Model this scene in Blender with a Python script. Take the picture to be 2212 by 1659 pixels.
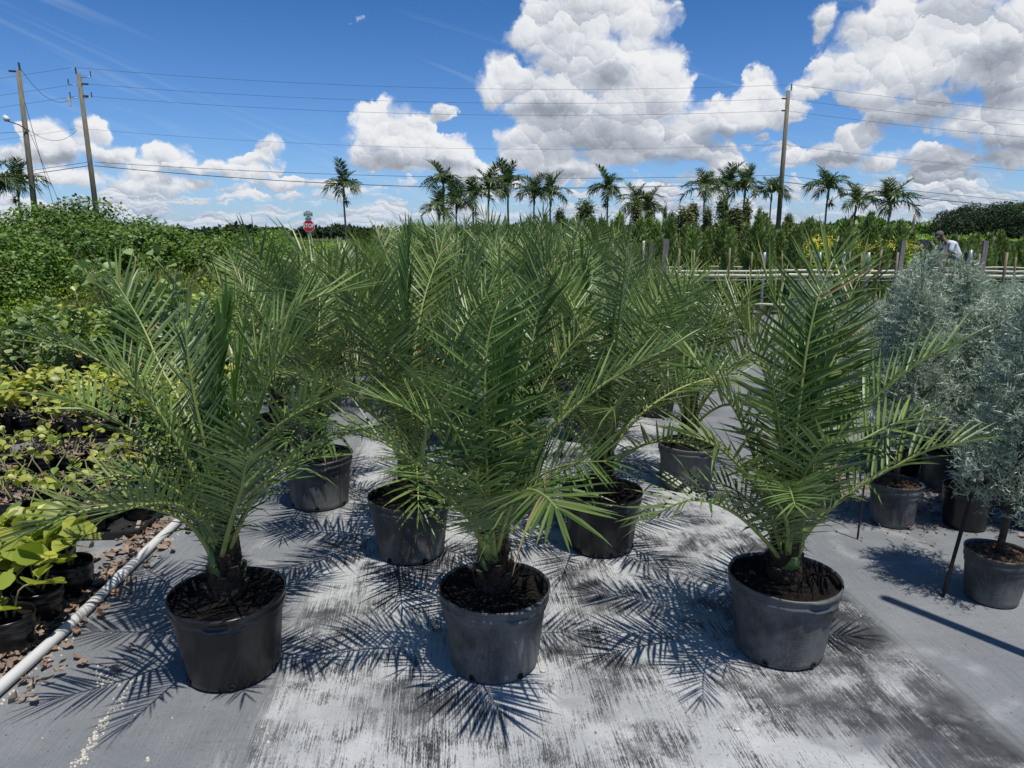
import bpy, math, random
import numpy as np
from mathutils import Vector, Quaternion, Matrix
R = math.radians
PI = math.pi
rng = np.random.default_rng(7)
random.seed(7)
for o in list(bpy.data.objects): bpy.data.objects.remove(o)
SC = bpy.context.scene
COL = SC.collection

# ------------------------------------------------------------------ camera
CH, CF = 1.6, 1512.0
PITCH = math.atan(324.5 / CF)
cam_d = bpy.data.cameras.new('camera'); cam = bpy.data.objects.new('camera', cam_d); COL.objects.link(cam)
cam.location = (0, 0, CH); cam.rotation_euler = (PI / 2 - PITCH, 0, 0)
cam_d.sensor_width = 36; cam_d.lens = 36 * CF / 2212; cam_d.clip_start = 0.05; cam_d.clip_end = 5000
SC.camera = cam

def ray(px, py):
    x = (px - 1106) / CF; u = -(py - 829.5) / CF
    return np.array([x, math.cos(PITCH) + u * math.sin(PITCH), -math.sin(PITCH) + u * math.cos(PITCH)])
def G(px, py, z=0.0):
    d = ray(px, py); t = (z - CH) / d[2]; return np.array([d[0] * t, d[1] * t, z])
def AT(px, py, Y):
    d = ray(px, py); t = Y / d[1]; return np.array([d[0] * t, Y, CH + d[2] * t])

# ------------------------------------------------------------------ light
SUN_EL = R(71); SUN_DIR = Vector((0.6 * math.cos(SUN_EL), -0.8 * math.cos(SUN_EL), math.sin(SUN_EL)))
sl = bpy.data.lights.new('sun', 'SUN'); sl.energy = 5.0; sl.angle = R(0.5); sl.color = (1.0, 0.95, 0.87)
so = bpy.data.objects.new('sun', sl); COL.objects.link(so)
so.rotation_euler = SUN_DIR.to_track_quat('Z', 'Y').to_euler(); so.location = (3, -4, 12)
SC.view_settings.view_transform = 'Standard'; SC.view_settings.look = 'None'
SC.view_settings.exposure = 0.0; SC.view_settings.gamma = 1.0

W = bpy.data.worlds.new("World"); SC.world = W; W.use_nodes = True

class NT:
    """small node-tree helper"""
    def __init__(s, tree): s.t = tree; s.n = tree.nodes; s.l = tree.links
    def add(s, kind, **kw):
        n = s.n.new(kind)
        for k, v in kw.items(): setattr(n, k, v)
        return n
    def put(s, sock, v):
        if v is None: return
        if isinstance(v, bpy.types.NodeSocket): s.l.new(v, sock)
        else: sock.default_value = v
    def m(s, op, a, b=None, c=None, clamp=False):
        n = s.add('ShaderNodeMath', operation=op, use_clamp=clamp)
        s.put(n.inputs[0], a); s.put(n.inputs[1], b); s.put(n.inputs[2], c); return n.outputs[0]
    def v(s, op, a, b=None, c=None):
        n = s.add('ShaderNodeVectorMath', operation=op)
        s.put(n.inputs[0], a); s.put(n.inputs[1], b); s.put(n.inputs[2], c)
        return n.outputs['Value'] if op in ('LENGTH', 'DOT_PRODUCT', 'DISTANCE') else n.outputs[0]
    def noise(s, vec, scale, detail=4, rough=0.5, dist=0.0, dim='3D'):
        n = s.add('ShaderNodeTexNoise', noise_dimensions=dim); s.put(n.inputs['Vector'], vec); s.put(n.inputs['Scale'], scale)
        n.inputs['Detail'].default_value = detail; n.inputs['Roughness'].default_value = rough
        n.inputs['Distortion'].default_value = dist; return n
    def voro(s, vec, scale, feature='F1', rand=1.0, detail=0.0):
        n = s.add('ShaderNodeTexVoronoi', feature=feature); s.put(n.inputs['Vector'], vec)
        n.inputs['Scale'].default_value = scale; n.inputs['Randomness'].default_value = rand
        if 'Detail' in n.inputs: n.inputs['Detail'].default_value = detail
        return n
    def mapr(s, v, a, b, c=0.0, d=1.0, kind='LINEAR'):
        n = s.add('ShaderNodeMapRange', interpolation_type=kind); s.put(n.inputs[0], v)
        for i, q in enumerate((a, b, c, d)): s.put(n.inputs[1 + i], q)
        return n.outputs[0]
    def mix(s, f, a, b, mode='MIX'):
        n = s.add('ShaderNodeMix', data_type='RGBA', blend_type=mode)
        s.put(n.inputs[0], f)
        for i, q in ((6, a), (7, b)):
            if isinstance(q, (tuple, list)) and len(q) == 3: q = (*q, 1)
            s.put(n.inputs[i], q)
        return n.outputs[2]
    def sep(s, v):
        n = s.add('ShaderNodeSeparateXYZ'); s.put(n.inputs[0], v); return n.outputs
    def comb(s, x, y, z=0.0):
        n = s.add('ShaderNodeCombineXYZ'); s.put(n.inputs[0], x); s.put(n.inputs[1], y); s.put(n.inputs[2], z); return n.outputs[0]

def azel(px, py):
    d = ray(px, py); d = d / np.linalg.norm(d); return math.atan2(d[0], d[1]), math.asin(d[2])

# cumulus lobes of that day's sky: (x, y, rx, ry) read off the photo, stored as azimuth / elevation
CLOUD = [(1200,40,75,60),(1290,20,110,70),(1400,35,65,62),(1150,75,48,42),(1250,120,100,80),(1350,150,110,90),(1440,140,48,46),(1420,215,70,55),
 (1095,140,34,34),(1078,190,45,48),(1125,180,45,45),(1180,220,95,60),(1300,250,130,60),(1260,295,100,40),(1390,310,140,45),(1330,345,100,24),
 (1560,250,110,50),(1640,195,52,42),(1690,240,52,40),(1480,320,100,35),(1590,330,22,34),(1570,350,60,22),
 (1775,42,28,34),(1860,70,62,52),(1960,50,100,66),(2080,30,110,80),(2190,60,100,80),(1850,140,88,50),(1960,150,110,52),(2100,140,120,60),(2210,180,90,60),
 (1760,185,50,28),(1990,235,120,36),(2110,260,110,44),(2200,300,80,44),(1870,205,60,30),
 (830,262,66,42),(790,285,44,40),(870,310,95,42),(830,245,32,26),(905,258,40,22),(955,238,26,18),(800,345,64,26),(900,350,90,30),(965,330,50,42),(1010,370,70,30),
 (1140,322,58,46),(1190,345,70,40),(1115,300,34,28),(1230,375,70,24),
 (110,292,48,30),(200,285,38,26),(150,322,80,30),(60,330,70,22),(230,335,60,22),
 (345,336,32,24),(370,352,52,26),(310,368,48,20),(570,322,34,27),(548,344,40,14),(455,360,44,18),(520,372,60,18),
 (1845,300,54,42),(1790,335,70,24),(1885,285,32,24),(1900,345,70,22),(2010,345,60,28),(2070,360,60,20),(1720,345,50,14),(2180,345,60,24),
 (120,380,120,22),(330,400,120,22),(640,395,90,14),(1040,395,80,14),
 (2050,100,70,30)]
UNDER = [(1325,165,55,38),(1180,240,80,26),(1290,310,170,55),(1480,345,120,22),(1560,300,100,28),(2060,220,200,34),(2150,120,90,40),(1900,270,60,20),(2120,330,130,30),(840,350,90,26),(960,362,60,20),(130,345,110,20),(60,330,50,24),(230,350,60,24),(1800,350,80,14),(2030,365,80,14),(1180,385,80,16),(400,385,100,14)]
def cloud_group(name, lobes):
    """cloud density and puff lighting over (azimuth, elevation)"""
    g = bpy.data.node_groups.new(name, 'ShaderNodeTree')
    g.interface.new_socket('UV', in_out='INPUT', socket_type='NodeSocketVector')
    for n_ in ('Density', 'Lit'): g.interface.new_socket(n_, in_out='OUTPUT', socket_type='NodeSocketFloat')
    q = NT(g); gi = q.add('NodeGroupInput'); go = q.add('NodeGroupOutput')
    uv = gi.outputs[0]
    def warp(v, sc, det, ax, ay):
        n = q.noise(v, sc, det, 0.6, dim='2D'); return q.v('ADD', v, q.v('MULTIPLY', q.v('SUBTRACT', n.outputs['Color'], (0.5, 0.5, 0.5)), (ax, ay, 0)))
    wuv = warp(uv, 13, 5, 0.05, 0.04)
    def puff(v, sc, rnd=1.0):
        """round puffs: how far inside one, and how high up on it"""
        c = q.voro(v, sc, 'F1', rnd); c.voronoi_dimensions = '2D'
        off = q.v('MULTIPLY', q.v('SUBTRACT', v, c.outputs['Position']), (sc, sc, 0))
        return q.m('SUBTRACT', 0.45, c.outputs['Distance']), q.v('DOT_PRODUCT', off, (0.30, 0.95, 0))
    # far banks of cumulus, closer together towards the horizon
    sx = q.sep(wuv); el = q.m('MAXIMUM', sx[1], 0.0)
    fy = q.m('POWER', q.m('ADD', el, 0.008), 0.55)
    fuv = q.comb(q.m('MULTIPLY', sx[0], 24.0), q.m('MULTIPLY', fy, 36.0))
    fn = q.noise(fuv, 0.55, 5, 0.55, dim='2D')
    p1, y1 = puff(fuv, 1.0); p2, y2 = puff(fuv, 2.6)
    thr = q.m('ADD', q.mapr(sx[1], 0.03, 0.14, 0.375, 0.80), q.mapr(sx[0], -0.15, 0.45, 0.015, -0.06))
    dn = q.m('MULTIPLY', q.m('SUBTRACT', fn.outputs['Fac'], thr), 3.4)
    dn = q.m('ADD', dn, q.m('ADD', q.m('MULTIPLY', p1, 0.55), q.m('MULTIPLY', p2, 0.35)))
    lit = q.m('ADD', 0.62, q.m('ADD', q.m('MULTIPLY', y1, 0.55), q.m('MULTIPLY', y2, 0.30)))
    if lobes:
        acc = None; ws = None; vs = None
        for (px, py, rx, ry) in lobes:
            a, e = azel(px, py); a1, _ = azel(px + rx, py); _, e1 = azel(px, py - ry)
            ir = (1 / (abs(a1 - a) * 1.34), 1 / (abs(e1 - e) * 1.34), 0)
            vv = q.v('MULTIPLY_ADD', wuv, ir, (-a * ir[0], -e * ir[1], 0)); L = q.v('LENGTH', vv)
            w = q.m('POWER', 0.004, L); y = q.v('DOT_PRODUCT', vv, (0.25, 1.0, 0))
            ws = w if ws is None else q.m('ADD', ws, w); vs = q.m('MULTIPLY', w, y) if vs is None else q.m('MULTIPLY_ADD', w, y, vs)
            acc = L if acc is None else q.m('SMOOTH_MIN', acc, L, 0.35)
        vy = q.m('DIVIDE', vs, q.m('MAXIMUM', ws, 1e-7))
        w2 = warp(wuv, 60, 4, 0.010, 0.009)
        a1_, b1 = puff(w2, 26); a2_, b2 = puff(w2, 62); a3_, b3 = puff(w2, 150)
        fb = q.noise(wuv, 20, 9, 0.62, dim='2D')
        blob = q.m('MULTIPLY_ADD', q.m('SUBTRACT', 0.88, acc), 1.9, q.m('MULTIPLY', q.m('SUBTRACT', fb.outputs['Fac'], 0.5), 1.2))
        blob = q.m('ADD', blob, q.m('ADD', q.m('MULTIPLY', a1_, 0.55), q.m('ADD', q.m('MULTIPLY', a2_, 0.30), q.m('MULTIPLY', a3_, 0.14))))
        lb = q.m('ADD', q.m('MULTIPLY_ADD', vy, 0.44, 0.69), q.m('ADD', q.m('MULTIPLY', b1, 0.25), q.m('ADD', q.m('MULTIPLY', b2, 0.13), q.m('MULTIPLY', b3, 0.05))))
        k = q.mapr(q.m('SUBTRACT', blob, dn), -0.1, 0.1, 0, 1)
        lit = q.m('MULTIPLY_ADD', q.m('SUBTRACT', lb, lit), k, lit)
        dn = q.m('SMOOTH_MAX', blob, dn, 0.12)
    q.l.new(dn, go.inputs[0]); q.l.new(lit, go.inputs[1]); return g
def sky_colour(t, D, lobes):
    """Nishita sky with clouds for a direction D"""
    sky = t.add('ShaderNodeTexSky'); sky.sky_type = 'NISHITA'; sky.sun_disc = False; t.l.new(D, sky.inputs[0])
    sky.sun_elevation = SUN_EL; sky.sun_rotation = math.atan2(0.6, -0.8); sky.altitude = 0
    sky.air_density = 1.0; sky.dust_density = 0.3; sky.ozone_density = 3.0
    g = cloud_group('cloud_density', lobes)
    d = t.sep(D); az = t.m('ARCTAN2', d[0], d[1]); elv = t.m('ARCSINE', d[2]); uvw = t.comb(az, elv, 0.0)
    n = t.add('ShaderNodeGroup'); n.node_tree = g; t.l.new(uvw, n.inputs[0]); d0, lit = n.outputs
    soft = t.mapr(t.noise(uvw, 18, 2, 0.5, dim='2D').outputs['Fac'], 0.36, 0.62, 0.22, 0.95)
    alpha = t.mapr(d0, -0.03, soft, 0, 1, 'SMOOTHSTEP')
    big = t.noise(uvw, 8.0, 5, 0.6, dim='2D')
    lit = t.m('MULTIPLY_ADD', t.m('SUBTRACT', big.outputs['Fac'], 0.5), 0.7, lit)
    if lobes:   # the shaded undersides of the great towers
        acc = None; wv = t.v('ADD', uvw, t.v('MULTIPLY', t.v('SUBTRACT', t.noise(uvw, 16, 5, 0.6, dim='2D').outputs['Color'], (0.5, 0.5, 0.5)), (0.06, 0.05, 0)))
        for (px, py, rx, ry) in UNDER:
            a, e = azel(px, py); a1, _ = azel(px + rx, py); _, e1 = azel(px, py - ry); ir = (1 / abs(a1 - a), 1 / abs(e1 - e), 0)
            L = t.v('LENGTH', t.v('MULTIPLY_ADD', wv, ir, (-a * ir[0], -e * ir[1], 0))); acc = L if acc is None else t.m('MINIMUM', acc, L)
        lit = t.m('SUBTRACT', lit, t.mapr(acc, 0.20, 1.40, 0.46, -0.10, 'SMOOTHSTEP'))
    lit = t.m('ADD', lit, t.mapr(az, -0.3, 0.55, 0.04, -0.13), clamp=True)
    ramp = t.add('ShaderNodeValToRGB'); t.l.new(lit, ramp.inputs[0]); cr = ramp.color_ramp
    cr.elements[0].position = 0.0; cr.elements[0].color = (2.9, 3.25, 3.9, 1)
    cr.elements[1].position = 1.0; cr.elements[1].color = (8.6, 8.7, 8.9, 1)
    e = cr.elements.new(0.5); e.color = (5.1, 5.5, 6.2, 1)
    e = cr.elements.new(0.8); e.color = (7.6, 7.8, 8.2, 1)
    cuv = t.v('ADD', t.v('MULTIPLY', uvw, (3.0, 16.0, 0)), t.comb(t.m('MULTIPLY', elv, 6.0), t.m('MULTIPLY', az, 5.0)))
    ci = t.noise(cuv, 1.6, 6, 0.62, 0.6, dim='2D')
    wis = t.mapr(ci.outputs['Fac'], 0.55, 0.8, 0, 0.40, 'SMOOTHSTEP')
    hz = t.mapr(elv, 0.0, 0.30, 1.0, 0.0)
    tint = t.mix(hz, (0.28, 0.62, 1.00), (0.74, 0.96, 1.38))
    base = t.mix(wis, t.mix(1.0, sky.outputs[0], tint, 'MULTIPLY'), (5.8, 6.6, 7.6))
    fin = t.mix(alpha, base, ramp.outputs[0])
    low = t.mapr(elv, -0.01, 0.085, 0.40, 0.0, 'SMOOTHSTEP')
    return t.mix(low, fin, (3.2, 4.7, 6.9))
t = NT(W.node_tree); t.n.clear()
out = t.add('ShaderNodeOutputWorld'); bg = t.add('ShaderNodeBackground'); bg.inputs[1].default_value = 0.1
t.l.new(sky_colour(t, t.add('ShaderNodeTexCoord').outputs['Generated'], None), bg.inputs[0]); t.l.new(bg.outputs[0], out.inputs[0])
W.cycles.sampling_method = 'MANUAL'; W.cycles.sample_map_resolution = 256
# the cloudy side of the sky as a dome three kilometres off, in sectors that each know the lobes near them
SKY_EDGES = [-0.80, -0.52, -0.38, -0.24, -0.12, -0.02, 0.08, 0.18, 0.28, 0.40, 0.54, 0.80]
def build_sky():
    me = bpy.data.meshes.new('sky'); V = []; F = []; MI = []; Rd = 3000.0; els = [-0.02, 0.08, 0.18, 0.30, 0.42]
    for k, (a0, a1) in enumerate(zip(SKY_EDGES[:-1], SKY_EDGES[1:])):
        sub = []
        for c in CLOUD:
            a, e = azel(c[0], c[1]); rx = abs(azel(c[0] + c[2], c[1])[0] - a)
            if a + rx * 1.9 + 0.04 > a0 and a - rx * 1.9 - 0.04 < a1: sub.append(c)
        m = bpy.data.materials.new('sky_sector'); m.use_nodes = True; t = NT(m.node_tree); t.n.clear()
        D = t.v('NORMALIZE', t.add('ShaderNodeTexCoord').outputs['Object'])
        em = t.add('ShaderNodeEmission'); em.inputs[1].default_value = 0.1; o = t.add('ShaderNodeOutputMaterial')
        t.l.new(sky_colour(t, D, sub), em.inputs[0]); t.l.new(em.outputs[0], o.inputs[0])
        m.cycles.emission_sampling = 'NONE'; me.materials.append(m)
        n = 6; b = len(V)
        for e in els:
            for i in range(n + 1):
                a = a0 + (a1 - a0) * i / n; V.append((Rd * math.sin(a) * math.cos(e), Rd * math.cos(a) * math.cos(e), Rd * math.sin(e)))
        for j in range(len(els) - 1):
            for i in range(n):
                q = b + j * (n + 1) + i; F.append((q, q + 1, q + n + 2, q + n + 1)); MI.append(k)
    me.from_pydata(V, [], F); me.polygons.foreach_set('material_index', MI); me.update()
    o = bpy.data.objects.new('sky', me); COL.objects.link(o); o['kind'] = 'structure'; o.location = (0, 0, CH)
build_sky()

# ------------------------------------------------------------------ helpers: meshes
class MB:
    def __init__(s): s.V = []; s.F = []; s.n = 0
    def add(s, verts, faces, mat=0, smooth=False):
        verts = np.asarray(verts, float).reshape(-1, 3); faces = np.asarray(faces, int)
        s.V.append(verts); s.F.append((faces + s.n, mat, smooth)); s.n += len(verts); return s
    def merge(s, o, M=None):
        V = np.concatenate(o.V) if o.V else np.zeros((0, 3))
        if M is not None:
            M = np.array(M); V = V @ M[:3, :3].T + M[:3, 3]
        for f, m, sm in o.F: s.F.append((f + s.n, m, sm))
        s.V.append(V); s.n += len(V); return s
    def mesh(s, name, mats):
        me = bpy.data.meshes.new(name)
        V = np.concatenate(s.V)
        me.vertices.add(len(V)); me.vertices.foreach_set('co', V.ravel().astype(np.float32))
        loops = []; tot = []; mi = []; sm = []
        for f, m, q in s.F:
            loops.append(f.ravel()); tot.append(np.full(len(f), f.shape[1])); mi.append(np.full(len(f), m)); sm.append(np.full(len(f), q))
        loops = np.concatenate(loops); tot = np.concatenate(tot); mi = np.concatenate(mi); sm = np.concatenate(sm)
        me.loops.add(len(loops)); me.loops.foreach_set('vertex_index', loops.astype(np.int32))
        me.polygons.add(len(tot)); st = np.concatenate([[0], np.cumsum(tot)[:-1]])
        me.polygons.foreach_set('loop_start', st.astype(np.int32)); me.polygons.foreach_set('loop_total', tot.astype(np.int32))
        me.polygons.foreach_set('material_index', mi.astype(np.int32)); me.polygons.foreach_set('use_smooth', sm.astype(bool))
        for m in (mats if isinstance(mats, (list, tuple)) else [mats]): me.materials.append(m)
        me.update(calc_edges=True); me.validate(); return me
    def build(s, name, mats, parent=None, loc=None):
        return obj(name, s.mesh(name, mats), parent, loc)
def obj(name, me, parent=None, loc=None, rot=None, scale=None):
    o = bpy.data.objects.new(name, me); COL.objects.link(o)
    if parent is not None: o.parent = parent
    if loc is not None: o.location = loc
    if rot is not None: o.rotation_euler = rot
    if scale is not None: o.scale = (scale,) * 3 if np.isscalar(scale) else scale
    return o
def empty(name, loc, rz=0.0, scale=1.0):
    o = bpy.data.objects.new(name, None); COL.objects.link(o); o.empty_display_size = 0.1
    o.location = tuple(loc); o.rotation_euler = (0, 0, rz); o.scale = (scale,) * 3; return o
def tag(o, label=None, cat=None, group=None, kind=None):
    if label: o['label'] = label
    if cat: o['category'] = cat
    if group: o['group'] = group
    if kind: o['kind'] = kind
    return o
def copy_tree(root):
    c = root.copy(); COL.objects.link(c)
    for ch in list(root.children):
        d = ch.copy(); COL.objects.link(d); d.parent = c
        for gch in list(ch.children):
            e = gch.copy(); COL.objects.link(e); e.parent = d
    return c
def norm(a): return a / np.maximum(np.linalg.norm(a, axis=-1, keepdims=True), 1e-9)
def box(mb, c, h, rot=None, mat=0):
    x, y, z = h
    v = np.array([[i, j, k] for k in (-z, z) for j in (-y, y) for i in (-x, x)], float)
    if rot is not None: v = v @ np.array(rot).T
    mb.add(v + np.array(c), [[0, 2, 3, 1], [4, 5, 7, 6], [0, 1, 5, 4], [2, 6, 7, 3], [0, 4, 6, 2], [1, 3, 7, 5]], mat)
def tube(mb, pts, rad, n=8, mat=0, smooth=True, caps=True, jit=0.0):
    pts = np.asarray(pts, float); k = len(pts)
    rad = np.full(k, rad) if np.isscalar(rad) else np.asarray(rad, float)
    T = norm(np.gradient(pts, axis=0))
    ref = np.array([0, 0, 1.0]) if abs(T[0][2]) < 0.9 else np.array([1.0, 0, 0])
    a = np.linspace(0, 2 * PI, n, endpoint=False); V = []
    for i in range(k):
        s = norm(np.cross(T[i], ref)); u = np.cross(s, T[i]); ref = u
        rr = rad[i] * (1 + jit * (rng.random(n) - 0.5))
        V.append(pts[i] + (np.cos(a) * rr)[:, None] * s + (np.sin(a) * rr)[:, None] * u)
    V = np.concatenate(V); i = np.arange(k - 1)[:, None] * n; j = np.arange(n)[None]; j2 = (j + 1) % n
    F = np.stack([i + j, i + j2, i + n + j2, i + n + j], -1).reshape(-1, 4)
    base = mb.n; mb.add(V, F, mat, smooth)
    if caps:
        mb.F.append((np.arange(n)[None, ::-1] + base, mat, False)); mb.F.append((np.arange(n)[None] + base + (k - 1) * n, mat, False))
def lathe(mb, prof, n=48, mat=0, smooth=True, fn=None):
    prof = np.asarray(prof, float); k = len(prof); a = np.linspace(0, 2 * PI, n, endpoint=False)
    r = prof[:, 0][:, None] * np.ones(n); z = prof[:, 1][:, None] * np.ones(n)
    if fn is not None: r, z = fn(r, z, a)
    V = np.stack([r * np.cos(a), r * np.sin(a), z], -1).reshape(-1, 3)
    i = np.arange(k - 1)[:, None] * n; j = np.arange(n)[None]; j2 = (j + 1) % n
    mb.add(V, np.stack([i + j, i + j2, i + n + j2, i + n + j], -1).reshape(-1, 4), mat, smooth)
def spline(pts, n):
    pts = np.asarray(pts, float)
    P = np.vstack([2 * pts[0] - pts[1], pts, 2 * pts[-1] - pts[-2]]); out = []
    for i in range(1, len(P) - 2):
        t = np.linspace(0, 1, 16, endpoint=(i == len(P) - 3))[:, None]
        a, b, c, d = P[i - 1], P[i], P[i + 1], P[i + 2]
        out.append(0.5 * (2 * b + (c - a) * t + (2 * a - 5 * b + 4 * c - d) * t ** 2 + (3 * b - a - 3 * c + d) * t ** 3))
    out = np.vstack(out); L = np.concatenate([[0], np.cumsum(np.linalg.norm(np.diff(out, axis=0), axis=1))])
    s = np.linspace(0, L[-1], n); return np.stack([np.interp(s, L, out[:, q]) for q in range(3)], 1), L[-1]

# ------------------------------------------------------------------ helpers: materials
def pmat(name, col, rough=0.6, col2=None, nscale=8.0, bump=0.0, bscale=40.0, metal=0.0, spec=0.5, stretch=None, contrast=(0.35, 0.65), obrand=0.0):
    m = bpy.data.materials.new(name); m.use_nodes = True; t = NT(m.node_tree); b = t.n['Principled BSDF']
    b.inputs['Roughness'].default_value = rough; b.inputs['Metallic'].default_value = metal
    b.inputs['Specular IOR Level'].default_value = spec
    co = t.add('ShaderNodeTexCoord').outputs['Object']
    if stretch: co = t.v('MULTIPLY', co, stretch)
    c = None
    if col2 is not None:
        f = t.mapr(t.noise(co, nscale, 5, 0.6).outputs['Fac'], contrast[0], contrast[1])
        c = t.mix(f, col, col2); 
    else:
        f = t.mapr(t.noise(co, nscale, 4, 0.6).outputs['Fac'], 0.3, 0.7, 0.8, 1.15)
        c = t.mix(1.0, col, t.comb(f, f, f), 'MULTIPLY')
    if obrand:
        r = t.add('ShaderNodeObjectInfo').outputs['Random']
        k = t.mapr(r, 0, 1, 1 - obrand, 1 + obrand); c = t.mix(1.0, c, t.comb(k, k, k), 'MULTIPLY')
    t.l.new(c, b.inputs['Base Color'])
    if bump:
        bn = t.add('ShaderNodeBump'); bn.inputs['Strength'].default_value = bump; bn.inputs['Distance'].default_value = 0.02
        t.l.new(t.noise(co, bscale, 5, 0.65).outputs['Fac'], bn.inputs['Height']); t.l.new(bn.outputs[0], b.inputs['Normal'])
    return m
def leafmat(name, a, b_, c=None, rough=0.42, trans=0.30, spec=0.5, obr=0.18, cfrac=0.1, tcol=None, back=None):
    """foliage: each leaf island takes its own tone between a and b_, a few take c"""
    m = bpy.data.materials.new(name); m.use_nodes = True; t = NT(m.node_tree); b = t.n['Principled BSDF']
    geo = t.add('ShaderNodeNewGeometry'); rnd = geo.outputs['Random Per Island']
    col = t.mix(rnd, a, b_)
    if c is not None:
        r2 = t.m('FRACT', t.m('MULTIPLY', rnd, 17.37)); col = t.mix(t.m('GREATER_THAN', r2, 1 - cfrac), col, c)
    oi = t.add('ShaderNodeObjectInfo').outputs['Random']
    k = t.mapr(oi, 0, 1, 1 - obr, 1 + obr); k2 = t.m('MULTIPLY', k, t.mapr(t.m('FRACT', t.m('MULTIPLY', oi, 7.3)), 0, 1, 1 - obr * 0.35, 1 + obr * 0.35))
    col = t.mix(1.0, col, t.comb(k2, k, k), 'MULTIPLY')
    if back is not None: col = t.mix(geo.outputs['Backfacing'], col, t.mix(0.5, col, back))
    t.l.new(col, b.inputs['Base Color']); b.inputs['Roughness'].default_value = rough; b.inputs['Specular IOR Level'].default_value = spec
    tr = t.add('ShaderNodeBsdfTranslucent')
    t.l.new(t.mix(1.0, col, tcol or (1.5, 1.7, 0.6), 'MULTIPLY'), tr.inputs[0])
    mx = t.add('ShaderNodeMixShader'); mx.inputs[0].default_value = trans
    t.l.new(b.outputs[0], mx.inputs[1]); t.l.new(tr.outputs[0], mx.inputs[2]); t.l.new(mx.outputs[0], t.n['Material Output'].inputs[0])
    return m

M_LEAF = leafmat('date_palm_leaflet', (0.046, 0.094, 0.019), (0.170, 0.232, 0.064), (0.27, 0.22, 0.10), rough=0.40, trans=0.14, spec=0.4, obr=0.20, cfrac=0.04, back=(0.15, 0.21, 0.11))
M_LEAF_Y = leafmat('date_palm_leaflet_pale', (0.10, 0.15, 0.035), (0.17, 0.215, 0.06), rough=0.42, trans=0.28, obr=0.2)
M_LEAF_N = leafmat('date_palm_spear_leaflet', (0.055, 0.12, 0.022), (0.10, 0.19, 0.042), rough=0.36, trans=0.32, obr=0.15)
M_RACH = pmat('rachis_yellow_green', (0.20, 0.27, 0.07), 0.45, (0.28, 0.30, 0.09), 20)
M_PETI = pmat('petiole_green', (0.065, 0.13, 0.025), 0.5, (0.15, 0.20, 0.05), 30)
M_FIBRE = pmat('trunk_fibre', (0.016, 0.011, 0.007), 0.95, (0.07, 0.04, 0.02), 60, bump=0.8, bscale=90)
M_SOIL = pmat('potting_soil', (0.007, 0.006, 0.005), 1.0, (0.024, 0.018, 0.014), 55, bump=1.0, bscale=120, spec=0.2)

def potmat(name, a, b_, rough, scale, dust=None, streak=False):
    m = pmat(name, a, rough, b_, scale, spec=0.5, stretch=(1, 1, 0.35) if streak else None, obrand=0.18)
    t = NT(m.node_tree); b = t.n['Principled BSDF']
    if dust:
        co = t.add('ShaderNodeTexCoord').outputs['Object']; base = b.inputs['Base Color'].links[0].from_socket
        n1 = t.noise(co, 260, 3, 0.7).outputs['Fac']; n2 = t.noise(co, 5, 4, 0.6).outputs['Fac']
        z = t.sep(co)[2]; low = t.mapr(z, 0.0, 0.20, 0.17, 0.0)
        f = t.mapr(t.m('ADD', t.m('MULTIPLY_ADD', t.m('SUBTRACT', n2, 0.5), 0.45, n1), low), 0.58, 0.70, 0, dust)
        scr = t.noise(t.v('MULTIPLY', co, (26, 26, 3)), 3.0, 4, 0.6).outputs['Fac']
        c2 = t.mix(f, base, (0.22, 0.215, 0.20)); c2 = t.mix(t.mapr(scr, 0.54, 0.72, 0, 0.45), c2, (0.14, 0.145, 0.15)); c2 = t.mix(t.mapr(t.noise(co, 14, 5, 0.7).outputs['Fac'], 0.50, 0.68, 0, 0.30), c2, (0.13, 0.135, 0.14))
        t.l.new(c2, b.inputs['Base Color']); t.l.new(t.mapr(f, 0, 1, rough, 0.85), b.inputs['Roughness'])
    return m
M_POTBLK = potmat('pot_plastic_black', (0.006, 0.006, 0.007), (0.013, 0.013, 0.014), 0.30, 7)
M_POTGRY = potmat('pot_plastic_weathered', (0.019, 0.021, 0.022), (0.085, 0.091, 0.092), 0.5, 7, dust=0.60)
M_POTDST = potmat('pot_plastic_dusty', (0.020, 0.020, 0.022), (0.045, 0.045, 0.046), 0.5, 8, dust=0.75)
M_POTPAL = potmat('pot_plastic_faded', (0.08, 0.08, 0.078), (0.15, 0.15, 0.143), 0.65, 14, dust=0.3, streak=True)
M_HOLE = pmat('drain_hole_dark', (0.006, 0.006, 0.006), 0.95)

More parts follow.
